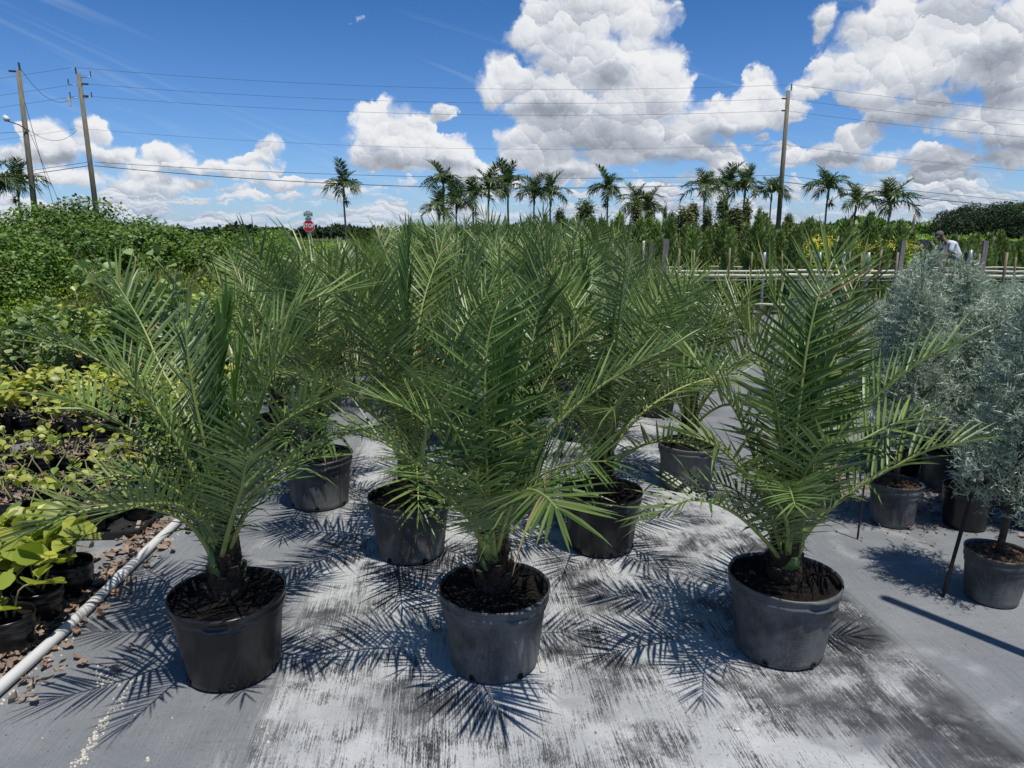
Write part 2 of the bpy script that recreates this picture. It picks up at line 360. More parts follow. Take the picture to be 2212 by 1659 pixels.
# ------------------------------------------------------------------ ground
def ground_material():
    m = bpy.data.materials.new('woven_ground_cover'); m.use_nodes = True; t = NT(m.node_tree); b = t.n['Principled BSDF']
    P = t.add('ShaderNodeTexCoord').outputs['Object']
    mp = t.add('ShaderNodeMapping'); t.l.new(P, mp.inputs[0]); mp.inputs['Rotation'].default_value = (0, 0, R(-5.5)); p = mp.outputs[0]
    s = t.sep(p)
    # three strips of cloth with their joints
    wob = t.m('MULTIPLY', t.m('SUBTRACT', t.noise(p, 0.8, 3).outputs['Fac'], 0.5), 0.10)
    xx = t.m('ADD', s[0], wob); fr = t.m('MULTIPLY', t.m('SUBTRACT', t.noise(t.v('MULTIPLY', p, (14, 2.0, 1)), 1.0, 6, 0.7).outputs['Fac'], 0.5), 0.75); xf = t.m('ADD', xx, fr)
    midL = t.mapr(xf, -0.78, -0.52, 0, 1, 'SMOOTHSTEP'); midR = t.mapr(t.m('ADD', xx, t.m('MULTIPLY', fr, 0.25)), 1.72, 1.86, 1, 0, 'SMOOTHSTEP')
    mid = t.m('MULTIPLY', midL, midR)
    base = t.mix(t.mapr(t.noise(p, 2.2, 6, 0.6).outputs['Fac'], 0.3, 0.7), (0.145, 0.155, 0.163), (0.235, 0.245, 0.252))
    fine = t.noise(t.v('MULTIPLY', p, (1, 0.5, 1)), 140, 3, 0.6).outputs['Fac']
    base = t.mix(t.mapr(fine, 0.35, 0.7, 0, 0.35), base, (0.09, 0.10, 0.112))
    base = t.mix(t.mapr(t.noise(t.v('MULTIPLY', p, (150, 5, 1)), 1.0, 4, 0.6).outputs['Fac'], 0.45, 0.62, 0, 0.35), base, (0.25, 0.262, 0.27))
    base = t.mix(t.mapr(t.noise(p, 1.3, 5, 0.65).outputs['Fac'], 0.52, 0.68, 0, 0.4), base, (0.095, 0.104, 0.115))
    # worn pale streaks along the weave over black cloth
    st = t.noise(t.v('MULTIPLY', p, (185, 6.5, 1)), 1.0, 5, 0.62).outputs['Fac']
    st2 = t.noise(t.v('MULTIPLY', p, (420, 70, 1)), 1.0, 3, 0.6).outputs['Fac']
    blot = t.noise(p, 2.6, 6, 0.62).outputs['Fac']; blot2 = t.noise(p, 9.0, 5, 0.65).outputs['Fac']
    val = t.m('ADD', t.m('ADD', t.m('MULTIPLY', st, 0.85), t.m('MULTIPLY', st2, 0.60)), t.m('ADD', t.m('MULTIPLY', blot, 1.05), t.m('MULTIPLY', blot2, 0.60)))
    darkR = t.m('MULTIPLY', t.mapr(xx, 1.15, 1.55, 0, 0.20, 'SMOOTHSTEP'), t.mapr(s[1], 3.0, 2.2, 0, 1))
    val = t.m('SUBTRACT', t.m('SUBTRACT', val, darkR), t.mapr(t.noise(p, 1.15, 4, 0.6).outputs['Fac'], 0.55, 0.70, 0, 0.16))
    w = t.mapr(val, 1.41, 1.60, 0, 1)
    worn = t.mix(w, (0.030, 0.031, 0.034), (0.435, 0.445, 0.45))
    worn = t.mix(t.mapr(t.noise(p, 4.5, 6, 0.65).outputs['Fac'], 0.42, 0.64, 0, 0.32), worn, (0.21, 0.22, 0.225))
    col = t.mix(mid, base, worn)
    # pale rings and dark discs left by pots that stood there
    for (px, py, r_, k) in [(1500,1115,0.20,0.9),(850,1520,0.17,-0.8),(1650,1425,0.24,0.5),(1960,1610,0.16,-0.9),(1405,905,0.24,0.7),(1060,1130,0.22,0.7),(1900,1180,0.22,0.55),(225,1215,0.13,0.6),(1360,1300,0.2,0.45),(250,1170,0.10,0.5),(1290,1500,0.17,-0.7),(1560,1330,.2,-.5),(1180,1620,.19,.8),(700,1560,.18,.7),(1480,1560,.2,.9),(2030,1470,.2,.6),(760,1330,.22,.7),(1130,1040,.2,.9),(1420,1230,.2,.8),(1800,1560,.17,-.8),(640,1180,.2,.6)]:
        c = G(px, py); dd = t.v('DISTANCE', t.v('ADD', P, t.v('MULTIPLY', t.v('SUBTRACT', t.noise(P, 9, 3).outputs['Color'], (0.5, 0.5, 0.5)), (0.07, 0.07, 0))), tuple(c))
        ring = t.mapr(t.m('ABSOLUTE', t.m('SUBTRACT', dd, r_)), 0.0, 0.065, 1, 0, 'SMOOTHSTEP')
        ring = t.m('MULTIPLY', ring, t.mapr(t.noise(P, 3.1 + r_ * 20, 5, 0.65).outputs['Fac'], 0.40, 0.62, 0.05, 1))
        if k > 0: col = t.mix(t.m('MULTIPLY', ring, k * 0.55), col, (0.50, 0.51, 0.515))
        disc = t.mapr(dd, r_ - 0.05, r_, 1, 0, 'SMOOTHSTEP')
        disc = t.m('MULTIPLY', disc, t.mapr(blot2, 0.3, 0.6, 0.35, 1))
        col = t.mix(t.m('MULTIPLY', disc, abs(k) * (0.25 if k > 0 else 0.6)), col, (0.22, 0.235, 0.245) if k > 0 else (0.085, 0.09, 0.10))
    # seams
    for x0 in (-0.65, 1.81, -2.35, 4.4):
        sm = t.mapr(t.m('ABSOLUTE', t.m('SUBTRACT', xx, x0)), 0.0, 0.012, 0.45, 0)
        col = t.mix(sm, col, (0.10, 0.105, 0.11))
    # algae and spilled soil stains near the pipe, dirt
    al = t.noise(p, 6.5, 5, 0.62).outputs['Fac']
    near = t.mapr(s[0], -2.6, -1.1, 1, 0, 'SMOOTHSTEP')
    col = t.mix(t.m('MULTIPLY', t.mapr(al, 0.60, 0.66, 0, 0.75), near), col, (0.055, 0.052, 0.035))
    sp = t.noise(t.v('MULTIPLY', p, (1.0, 0.6, 1)), 85, 3, 0.6).outputs['Fac']
    col = t.mix(t.mapr(sp, 0.645, 0.69, 0, 0.8), col, (0.05, 0.05, 0.055))
    far = t.mapr(s[1], 9, 16, 0, 1); col = t.mix(far, col, (0.16, 0.165, 0.17))
    t.l.new(col, b.inputs['Base Color']); b.inputs['Roughness'].default_value = 0.72; b.inputs['Specular IOR Level'].default_value = 0.35
    wv = t.add('ShaderNodeTexWave', bands_direction='X'); t.l.new(p, wv.inputs[0]); wv.inputs['Scale'].default_value = 70
    wv2 = t.add('ShaderNodeTexWave', bands_direction='Y'); t.l.new(p, wv2.inputs[0]); wv2.inputs['Scale'].default_value = 60
    h = t.m('ADD', t.m('MULTIPLY', t.m('ADD', wv.outputs['Fac'], wv2.outputs['Fac']), 0.15), t.m('ADD', t.m('MULTIPLY', t.noise(p, 3.0, 4).outputs['Fac'], 3.0), t.m('MULTIPLY', t.noise(t.v('MULTIPLY', p, (2.2, 9, 1)), 1.0, 4, 0.55, 0.8).outputs['Fac'], 1.6)))
    bn = t.add('ShaderNodeBump'); bn.inputs['Strength'].default_value = 0.55; bn.inputs['Distance'].default_value = 0.012
    t.l.new(h, bn.inputs['Height']); t.l.new(bn.outputs[0], b.inputs['Normal'])
    return m
def sheet(name, x0, x1, y0, y1, z, mat):
    mb = MB(); mb.add([[x0, y0, z], [x1, y0, z], [x1, y1, z], [x0, y1, z]], [[0, 1, 2, 3]])
    return tag(mb.build(name, mat), kind='structure')
M_GRASSG = pmat('field_ground', (0.045, 0.065, 0.020), 1.0, (0.10, 0.115, 0.045), 0.6, spec=0.1)
sheet('ground', -1500, 1500, -30, 3000, -0.012, M_GRASSG)
sheet('ground_cloth', -5.6, 14.0, -2.0, 24.0, 0.0, ground_material())

# ------------------------------------------------------------------ date palm fronds
def frond_mb(curve, up_ref, seed, leaf_len=0.25, spacing=0.021, vang=26, width=0.0064, droop=0.05, twist=0.0, s_leaf=0.16, thick=0.0085, closed=0.0, jit=1.0, segs=4, tipfan=1.0, s0=0.0):
    r = np.random.default_rng(seed); mb = MB()
    pts, L = spline(curve, 26)
    # rachis
    tr = np.linspace(0, 1, 26)
    tube(mb, pts[tr >= s0], (thick * (1 - tr) ** 0.75 + 0.0016)[tr >= s0], n=5, mat=0)
    T = norm(np.gradient(pts, axis=0))
    def frame(s):
        k = s * (len(pts) - 1); i = np.clip(k.astype(int), 0, len(pts) - 2); f = (k - i)[:, None]
        p = pts[i] * (1 - f) + pts[i + 1] * f; tt = norm(T[i] * (1 - f) + T[i + 1] * f)
        u = np.broadcast_to(np.asarray(up_ref, float), tt.shape); N = norm(u - (u * tt).sum(1, keepdims=True) * tt); S = np.cross(tt, N)
        a = (twist * s)[:, None]; return p, tt, N * np.cos(a) + S * np.sin(a), S * np.cos(a) - N * np.sin(a)
    n = max(14, int(L * (1 - s_leaf * 0.55) / spacing))
    for side in (-1, 1):
        s = np.linspace(s_leaf * 0.55, 1.0, n) + r.normal(0, 0.004, n) * jit; s = np.clip(s, 0.02, 1)
        p, tt, N, S = frame(s)
        ln = np.interp(s, [0.05, s_leaf * 0.8, s_leaf + 0.06, 0.38, 0.58, 0.8, 0.93, 1.0], [0.16, 0.28, 0.72, 1.0, 1.0, 0.90, 0.78, 0.66]) * leaf_len * (1 + r.normal(0, 0.07, n) * jit)
        al = np.radians(np.interp(s, [0, 0.2, 0.5, 0.8, 0.95, 1.0], [82, 74, 62, 50, 38, 10]) * (1 - closed) + r.normal(0, 3.2, n) * jit)
        be = np.radians(vang * (1 - 0.25 * s) + r.normal(0, 5, n) * jit + (r.random(n) < 0.08) * r.normal(0, 18, n))
        if tipfan != 1.0: al = al * np.where(s > 0.85, tipfan, 1)
        d = norm(np.cos(al)[:, None] * tt + np.sin(al)[:, None] * (side * np.cos(be)[:, None] * S + np.sin(be)[:, None] * N))
        # blade plane: width axis lies between rachis direction and blade normal
        wv = norm(np.cross(d, norm(N * np.cos(be)[:, None] - side * S * np.sin(be)[:, None]))); nv = np.cross(wv, d)
        ph = r.normal(0, 0.20, n)[:, None]; wv, nv = wv * np.cos(ph) + nv * np.sin(ph), nv * np.cos(ph) - wv * np.sin(ph)
        ts = {4: [0, 0.16, 0.45, 0.78, 1.0], 3: [0, 0.25, 0.7, 1.0], 2: [0, 0.45, 1.0]}[segs]; ws = {4: [0.35, 0.92, 1.0, 0.58, 0.02], 3: [0.4, 1, 0.7, 0.02], 2: [0.5, 1, 0.02]}[segs]
        dr = droop * (1 + r.normal(0, 0.5, n)) + (r.random(n) < 0.10) * r.uniform(0.15, 0.6, n) * jit; wd = width * np.clip(ln / leaf_len, 0.45, 1.1) * (1 + r.normal(0, 0.1, n))
        sec = []
        for a, w in zip(ts, ws):
            c = p + d * (ln * a)[:, None] + np.array([0, 0, -1.0]) * (dr * ln * a * a)[:, None]
            e = (wd * w)[:, None]; fold = nv * e * 0.42
            if segs == 2: sec.append(np.stack([c - wv * e, c + wv * e], 1))
            else: sec.append(np.stack([c - wv * e + fold, c, c + wv * e + fold], 1))
        A = np.stack(sec, 1); q = A.shape[2]; k = A.shape[1]
        V = A.reshape(-1, 3); b0 = (np.arange(n) * q * k)[:, None, None]
        i = (np.arange(k - 1) * q)[None, :, None]; j = np.arange(q - 1)[None, None, :]
        o = b0 + i + j; F = np.stack([o, o + 1, o + q + 1, o + q], -1).reshape(-1, 4)
        mb.add(V, F, 1, False)
    return mb
FM = [M_RACH, M_LEAF]
def arch_curve(L, el0, el1, side=0.0, n=7):
    """curve leaving the origin towards +Y with elevation easing from el0 to el1"""
    e = np.radians(np.linspace(el0, el1, n)); st = L / (n - 1); p = [np.zeros(3)]
    for i in range(n - 1):
        a = (e[i] + e[i + 1]) / 2; sd = side * (i / n) ; p.append(p[-1] + st * np.array([math.sin(sd) * math.cos(a), math.cos(a) * math.cos(sd), math.sin(a)]))
    return np.array(p)
def generic(kind, seed, lod=3):
    r = np.random.default_rng(seed); sd = r.normal(0, 0.35)
    if kind == 'low': c = arch_curve(r.uniform(0.62, 0.8), r.uniform(48, 60), r.uniform(-38, -12), sd); up = (0, -0.25, 1)
    elif kind == 'mid': c = arch_curve(r.uniform(0.82, 1.0), r.uniform(68, 78), r.uniform(-8, 22), sd); up = (0, -0.5, 1)
    elif kind == 'high': c = arch_curve(r.uniform(0.92, 1.12), r.uniform(80, 86), r.uniform(40, 60), sd); up = (0, -0.9, 0.5)
    else: c = arch_curve(r.uniform(0.85, 1.05), 88, r.uniform(74, 84), sd); up = (0, -1, 0.1)
    lg = {'low': 0.22, 'mid': 0.255, 'high': 0.27, 'spear': 0.22}[kind]
    return frond_mb(c, up, seed, lg, 0.023 if lod == 3 else 0.030, vang=r.uniform(18, 34), width=0.0066 if lod == 3 else 0.0088, droop=r.uniform(0.03, 0.12),
                    twist=r.normal(0, 0.6), closed=0.72 if kind == 'spear' else 0.0, segs=lod, thick=0.0085)
GEN = {}
for ki, kind in enumerate(('low', 'mid', 'high', 'spear')):
    GEN[kind] = [generic(kind, 100 * ki + i).mesh('frond', FM if kind != 'spear' else [M_PETI, M_LEAF_N]) for i in range({'low': 6, 'mid': 8, 'high': 6, 'spear': 2}[kind])]
    GEN[kind + '_far'] = [generic(kind, 100 * ki + 50 + i, 2).mesh('frond', [M_RACH, M_LEAF_Y if i % 3 == 0 else M_LEAF] if kind != 'spear' else [M_PETI, M_LEAF_N]) for i in range({'low': 3, 'mid': 5, 'high': 4, 'spear': 1}[kind])]

def pot_mb(R1=0.206, R0=0.166, H=0.312, style=0, tab=(-1.57,), n=96):
    mb = MB()
    prof = [(0.0, 0.004), (R0 * 0.95, 0.004), (R0, 0.012), (R0 * 1.005, 0.03)]
    for k in range(1, 9):
        z = 0.03 + (H - 0.085) * k / 8; prof.append((R0 + (R1 * 0.955 - R0) * (z / H), z))
    zt = H - 0.05
    prof += [(R1 * 0.965, zt), (R1 * 0.985, zt + 0.003), (R1 * 0.985, zt + 0.016), (R1 * 0.972, zt + 0.019), (R1 * 0.975, zt + 0.034), (R1 * 1.0, zt + 0.038), (R1 * 1.006, zt + 0.046), (R1 * 0.998, zt + 0.051),
             (R1 * 0.975, zt + 0.050), (R1 * 0.962, zt + 0.040), (R1 * 0.95, zt - 0.02)]
    def fn(r, z, a):
        ov = 1 + (0.016 * np.cos(2 * a + 0.7) + 0.005 * np.cos(3 * a + 2) + 0.004 * np.sin(5 * a + z * 14)) * (z / H); r = r * ov; z = z + 0.004 * np.cos(2 * a) * (z > zt - .001)
        if style == 1:   # fluted wall panels
            msk = ((z > 0.03) & (z < H - 0.09)); r = r - msk * 0.0045 * (np.abs(np.sin(a * 10)) < 0.35)
        if style == 2:
            msk = ((z > 0.03) & (z < H - 0.09)); r = r + msk * 0.0025 * np.sin(a * 34)
        if style == 0:
            msk = ((z > 0.03) & (z < H - 0.09)); r = r + msk * 0.0012 * np.sin(a * 16)
        for t0 in tab:   # grip tabs under the lip
            da = np.abs((a - t0 + PI) % (2 * PI) - PI); k = np.clip((0.36 - da) / 0.06, 0, 1)
            r = r + k * 0.010 * ((z > zt + 0.0) & (z < zt + 0.045) & (r > R1 * 0.967)); z = z - k * 0.010 * ((z > zt - .001) & (z < zt + 0.018))
        return r, z
    lathe(mb, prof, n, 0, True, fn); return mb
def hole_mb(R0, a, z=0.022):
    mb = MB(); c = np.array([math.cos(a), math.sin(a), 0]); s = np.array([-math.sin(a), math.cos(a), 0]); u = np.array([0, 0, 1.0])
    q = np.linspace(0, 2 * PI, 10, endpoint=False); ring = lambda rr, off: c * (R0 + off) + u * z + (np.cos(q) * rr)[:, None] * s + (np.sin(q) * rr * 0.95)[:, None] * u
    V = np.vstack([ring(0.0135, 0.0005), ring(0.012, 0.004), ring(0.008, 0.0045), ring(0.007, 0.001)]); n = 10
    F = [[k * n + j, k * n + (j + 1) % n, (k + 1) * n + (j + 1) % n, (k + 1) * n + j] for k in range(3) for j in range(n)]
    mb.add(V, F); mb.F.append((np.arange(n)[None] + 3 * n, 0, False)); return mb
def soil_mb(Rr, z, seed=1, amp=0.006, n=34, mound=0.012):
    r = np.random.default_rng(seed); mb = MB(); rings = 16; V = [[0, 0, z + mound]]
    for k in range(1, rings + 1):
        a = np.linspace(0, 2 * PI, n * 2, endpoint=False); rr = Rr * k / rings
        zz = z + mound * (1 - (k / rings) ** 1.5) + r.normal(0, amp * 0.55, n * 2) + amp * np.sin(a * 5 + k * 1.3)
        V += list(np.stack([rr * np.cos(a), rr * np.sin(a), zz], 1))
    m = n * 2; F = [[1 + k * m + j, 1 + k * m + (j + 1) % m, 1 + (k + 1) * m + (j + 1) % m, 1 + (k + 1) * m + j] for k in range(rings - 1) for j in range(m)]
    mb.add(V, F, 0, False); b = 0
    mb.F.append((np.array([[0, 1 + j, 1 + (j + 1) % m] for j in range(m)]), 0, False)); return mb
def trunk_mb(seed, z0=0.295, h=0.19, rad=0.057, nb=16):
    """fibrous stub clothed in cut and living leaf bases"""
    r = np.random.default_rng(seed); mb = MB()
    tube(mb, [[0, 0, z0 - 0.01], [0, 0, z0 + 0.03], [0, 0, z0 + h * 0.5], [0, 0, z0 + h], [0, 0, z0 + h + 0.10]], [rad * 1.25, rad * 1.15, rad * 0.95, rad * 0.72, rad * 0.35], n=14, mat=0, jit=0.25)
    for i in range(nb):      # leaf bases clasping the stem
        a = i * 2.4 + r.normal(0, 0.15); zz = z0 + 0.005 + h * 0.85 * i / nb; c = np.array([math.cos(a), math.sin(a), 0]); rr = rad * (1.0 - 0.35 * i / nb)
        cut = i < nb * 0.4; ln = r.uniform(0.05, 0.075) if cut else 0.13
        p = [c * rr * 0.72 + [0, 0, zz], c * rr * 1.06 + [0, 0, zz + ln * 0.35], c * (rr * 1.14 + (0.012 if cut else 0.0)) + [0, 0, zz + ln]]
        s = np.array([-math.sin(a), math.cos(a), 0]); V = []
        wd = [0.040, 0.030, 0.017 if cut else 0.011]; 
        q = np.linspace(0, 2 * PI, 8, endpoint=False)
        for k in range(3): V.append(np.array(p[k]) + (np.cos(q) * wd[k])[:, None] * s + (np.sin(q) * wd[k] * 0.38)[:, None] * c)
        V = np.vstack(V); F = [[k * 8 + j, k * 8 + (j + 1) % 8, (k + 1) * 8 + (j + 1) % 8, (k + 1) * 8 + j] for k in range(2) for j in range(8)]
        b0 = mb.n; mb.add(V, F, 1 if (i > 2 and r.random() < (0.2 if cut else 0.6)) else 0, True); mb.F.append((np.arange(8)[None] + b0 + 16, 2 if cut else 1, False))
    for i in range(420):     # loose fibres and root hairs
        a = r.uniform(0, 2 * PI); zz = z0 + r.uniform(-0.0, h * 0.9); c = np.array([math.cos(a), math.sin(a), 0]); st = c * rad * 0.95 + [0, 0, zz]
        d = norm(c * r.uniform(0.5, 1) + r.normal(0, 0.5, 3)); ln = r.uniform(0.02, 0.065); w = np.cross(d, c) * 0.0022 + [0, 0, 0.0006]
        mb.add([st - w, st + w, st + d * ln + [0, 0, -ln * 0.3]], [[0, 1, 2]], 0)
    return mb
TRM = [M_FIBRE, M_PETI, pmat('cut_petiole_end', (0.30, 0.26, 0.13), 0.7, (0.22, 0.15, 0.07), 40)]
TR = [trunk_mb(i, h=0.19 + 0.025 * (i % 3)).mesh('trunk', TRM) for i in range(3)]
SOILM = [soil_mb(0.198, 0.299, i).mesh('soil', M_SOIL) for i in range(3)]
POTM = {}
for nm, mt, stl in (('black', M_POTBLK, 0), ('grey', M_POTGRY, 3), ('dusty', M_POTDST, 3), ('ribbed', M_POTGRY, 1), ('faded', M_POTPAL, 1)):
    POTM[nm] = pot_mb(style=stl, tab=(-1.25, 1.9)).mesh('pot', mt)
HOLES = [hole_mb(0.1665, a).mesh('drainage_hole', M_HOLE) for a in (-2.35, -1.25, -0.2)]

def palm_base(pos, potkind, rz, label, group, seed, scale=1.0, holes=True, trunk=None, cat='potted palm'):
    r = np.random.default_rng(seed)
    t = empty('potted_palm', pos, rz, scale); tag(t, label, cat, group)
    p = obj('pot', POTM[potkind], t)
    if holes:
        for h in HOLES: obj('drainage_hole', h, p)
    obj('soil', SOILM[seed % 3], t); obj('trunk', TR[seed % 3] if trunk is None else trunk, t, rot=(0, 0, r.uniform(0, 6)))
    return t
def add_generic(t, r, counts, far=False, az=None, z0=0.47, sc=1.0):
    i = 0
    sfx = '_far' if far else ''
    for kind, n in counts:
        a0 = r.uniform(0, 6.28)
        for k in range(n):
            a = a0 + 2 * PI * k / n + r.normal(0, 0.25)
            if az is not None and kind != 'spear': a = az(a)
            lst = GEN[kind + sfx]; me = lst[r.integers(len(lst))]
            zz = z0 + {'low': -0.06, 'mid': 0.0, 'high': 0.04, 'spear': 0.06}[kind] + r.normal(0, 0.012)
            off = 0.03; s = sc * r.uniform(0.88, 1.1)
            obj('frond', me, t, loc=(-math.sin(a) * off, math.cos(a) * off, zz), rot=(r.normal(0, 0.06), r.normal(0, 0.06), a), scale=s)
# --- explicit fronds of the palms in front: points (px, py, depth offset)
def photo_frond(t, pos, pts, seed, up=(0, 0, 1), **kw):
    cur = np.array([AT(x, y, pos[1] + dy) for x, y, dy in pts]) - np.array([pos[0], pos[1], 0])
    out = cur[-1] - cur[0]; out[2] = 0; out = out / max(np.linalg.norm(out), 1e-6)
    u = np.array(up, float) - out * 0.35
    mats = kw.pop('mats', FM)
    return frond_mb(cur, u, seed, **kw).build('frond', mats, t)
A = G(507, 1440); B = G(1068, 1424); C_ = G(1680, 1398)
PA = palm_base(A, 'black', 0.0, 'potted date palm in a glossy black pot, beside the white pipe at the left front', 'date palms in large pots', 0)
PB = palm_base(B, 'grey', 0.3, 'potted date palm at the middle front, smudged pot, one low fan frond', 'date palms in large pots', 1)
PC = palm_base(C_, 'grey', 0.15, 'potted date palm at the right front, faded grey pot with drainage holes showing', 'date palms in large pots', 2)
F_A = [
 ([(462,1215,-.03),(440,1170,-.06),(400,1125,-.12),(330,1098,-.2),(250,1092,-.28),(160,1110,-.34),(70,1150,-.38)], dict(leaf_len=.26, droop=.06, vang=38)),
 ([(462,1190,0),(440,1080,.0),(400,985,-.02),(340,890,-.05),(260,810,-.08),(180,762,-.1),(120,742,-.1)], dict(leaf_len=.27, droop=.04, vang=14, twist=.3)),
 ([(455,1190,.03),(410,1060,.1),(350,985,.15),(280,925,.2),(200,880,.25),(130,858,.28)], dict(leaf_len=.24, droop=.05, vang=30)),
 ([(478,1190,0),(472,1050,0),(468,900,0),(474,780,0),(488,690,0)], dict(leaf_len=.20, closed=.72, mats=[M_PETI, M_LEAF_N], width=.010, up=(0,-1,.1), spacing=.017)),
 ([(485,1190,0),(500,1010,.05),(512,890,.1),(545,790,.15),(600,705,.2),(665,650,.25),(740,628,.28)], dict(leaf_len=.27, vang=18, droop=.05)),
 ([(490,1200,-.02),(532,1106,-.06),(571,1042,-.1),(621,999,-.14),(680,958,-.18),(750,940,-.22)], dict(leaf_len=.24, vang=18, droop=.22)),
 ([(485,1190,.0),(520,1040,-.1),(555,965,-.16),(592,927,-.2),(640,893,-.24),(690,868,-.27)], dict(leaf_len=.25, vang=34, droop=.12, twist=-.3)),
 ([(465,1190,.05),(430,980,.16),(385,860,.25),(349,797,.32),(305,699,.4),(245,600,.45)], dict(leaf_len=.25, vang=30, droop=.03)),
 ([(480,1200,-.05),(500,1120,-.15),(520,1060,-.25),(530,1010,-.33),(545,985,-.42)], dict(leaf_len=.2, vang=30, droop=.1)),
 ([(470,1200,-.03),(430,1110,-.08),(380,1060,-.12),(310,1030,-.16),(240,1030,-.2)], dict(leaf_len=.22, vang=26, droop=.1)),
 ([(478,1190,.02),(450,1000,.0),(420,860,-.02),(405,760,-.03),(400,690,-.03)], dict(leaf_len=.22, vang=30, droop=.03, closed=.3)),
 ([(485,1190,.02),(520,1000,.0),(560,880,-.0),(600,790,0),(640,740,0)], dict(leaf_len=.22, vang=26, droop=.05, closed=.1)),
 ([(480,1190,.1),(490,1030,.3),(480,930,.5),(470,880,.65)], dict(leaf_len=.24, vang=24)),
 ([(480,1200,.1),(560,1060,.3),(640,1000,.45),(700,985,.55)], dict(leaf_len=.22, vang=20)),
 ([(470,1200,.08),(400,1100,.25),(320,1060,.36),(250,1060,.45)], dict(leaf_len=.22, vang=20)),
]
F_B = [
 ([(1062,1180,-.03),(1054,1050,-.08),(1048,940,-.1),(1047,830,-.12),(1055,730,-.12),(1078,650,-.12)], dict(leaf_len=.28, vang=16, droop=.04, up=(0.1,-1,.2))),
 ([(1074,1190,-.06),(1092,1125,-.16),(1114,1078,-.26),(1145,1058,-.36),(1178,1072,-.46),(1205,1100,-.53)], dict(leaf_len=.28, vang=4, droop=.02, spacing=.0125, width=.0075, up=(0,-.5,1))),
 ([(1085,1180,0),(1125,1050,-.04),(1165,965,-.07),(1215,905,-.1),(1290,840,-.12),(1370,790,-.14),(1450,750,-.15)], dict(leaf_len=.27, vang=18, droop=.05)),
 ([(1050,1195,-.03),(1003,1100,-.08),(958,1049,-.12),(900,1000,-.16),(854,970,-.18),(793,938,-.22),(720,920,-.26)], dict(leaf_len=.26, vang=22, droop=.10)),
 ([(1075,1180,.05),(1100,1000,.1),(1125,860,.14),(1150,740,.17),(1170,640,.2),(1180,570,.2)], dict(leaf_len=.26, vang=20, droop=.03)),
 ([(1050,1190,0),(1010,1060,-.03),(960,960,-.06),(890,890,-.08),(820,860,-.1)], dict(leaf_len=.25, vang=20, droop=.08)),
 ([(1068,1180,0),(1066,1040,0),(1068,900,.0),(1085,780,0),(1100,690,0)], dict(leaf_len=.2, closed=.7, mats=[M_PETI, M_LEAF_N], up=(0,-1,.1), spacing=.017)),
 ([(1055,1200,-.03),(1020,1130,-.1),(985,1090,-.18),(945,1080,-.26)], dict(leaf_len=.2, vang=26, droop=.1)),
 ([(1060,1190,.0),(1040,1040,-.05),(1010,900,-.08),(985,800,-.1),(975,730,-.1)], dict(leaf_len=.24, vang=28, droop=.04)),
 ([(1070,1190,.1),(1080,1040,.3),(1090,950,.45),(1100,900,.6)], dict(leaf_len=.24, vang=22)),
 ([(1070,1200,-.05),(1060,1120,-.2),(1045,1070,-.32),(1030,1040,-.42)], dict(leaf_len=.2, vang=24, droop=.08)),
 ([(1060,1200,.1),(1000,1080,.3),(940,1030,.4),(880,1020,.5)], dict(leaf_len=.22, vang=20)),
]
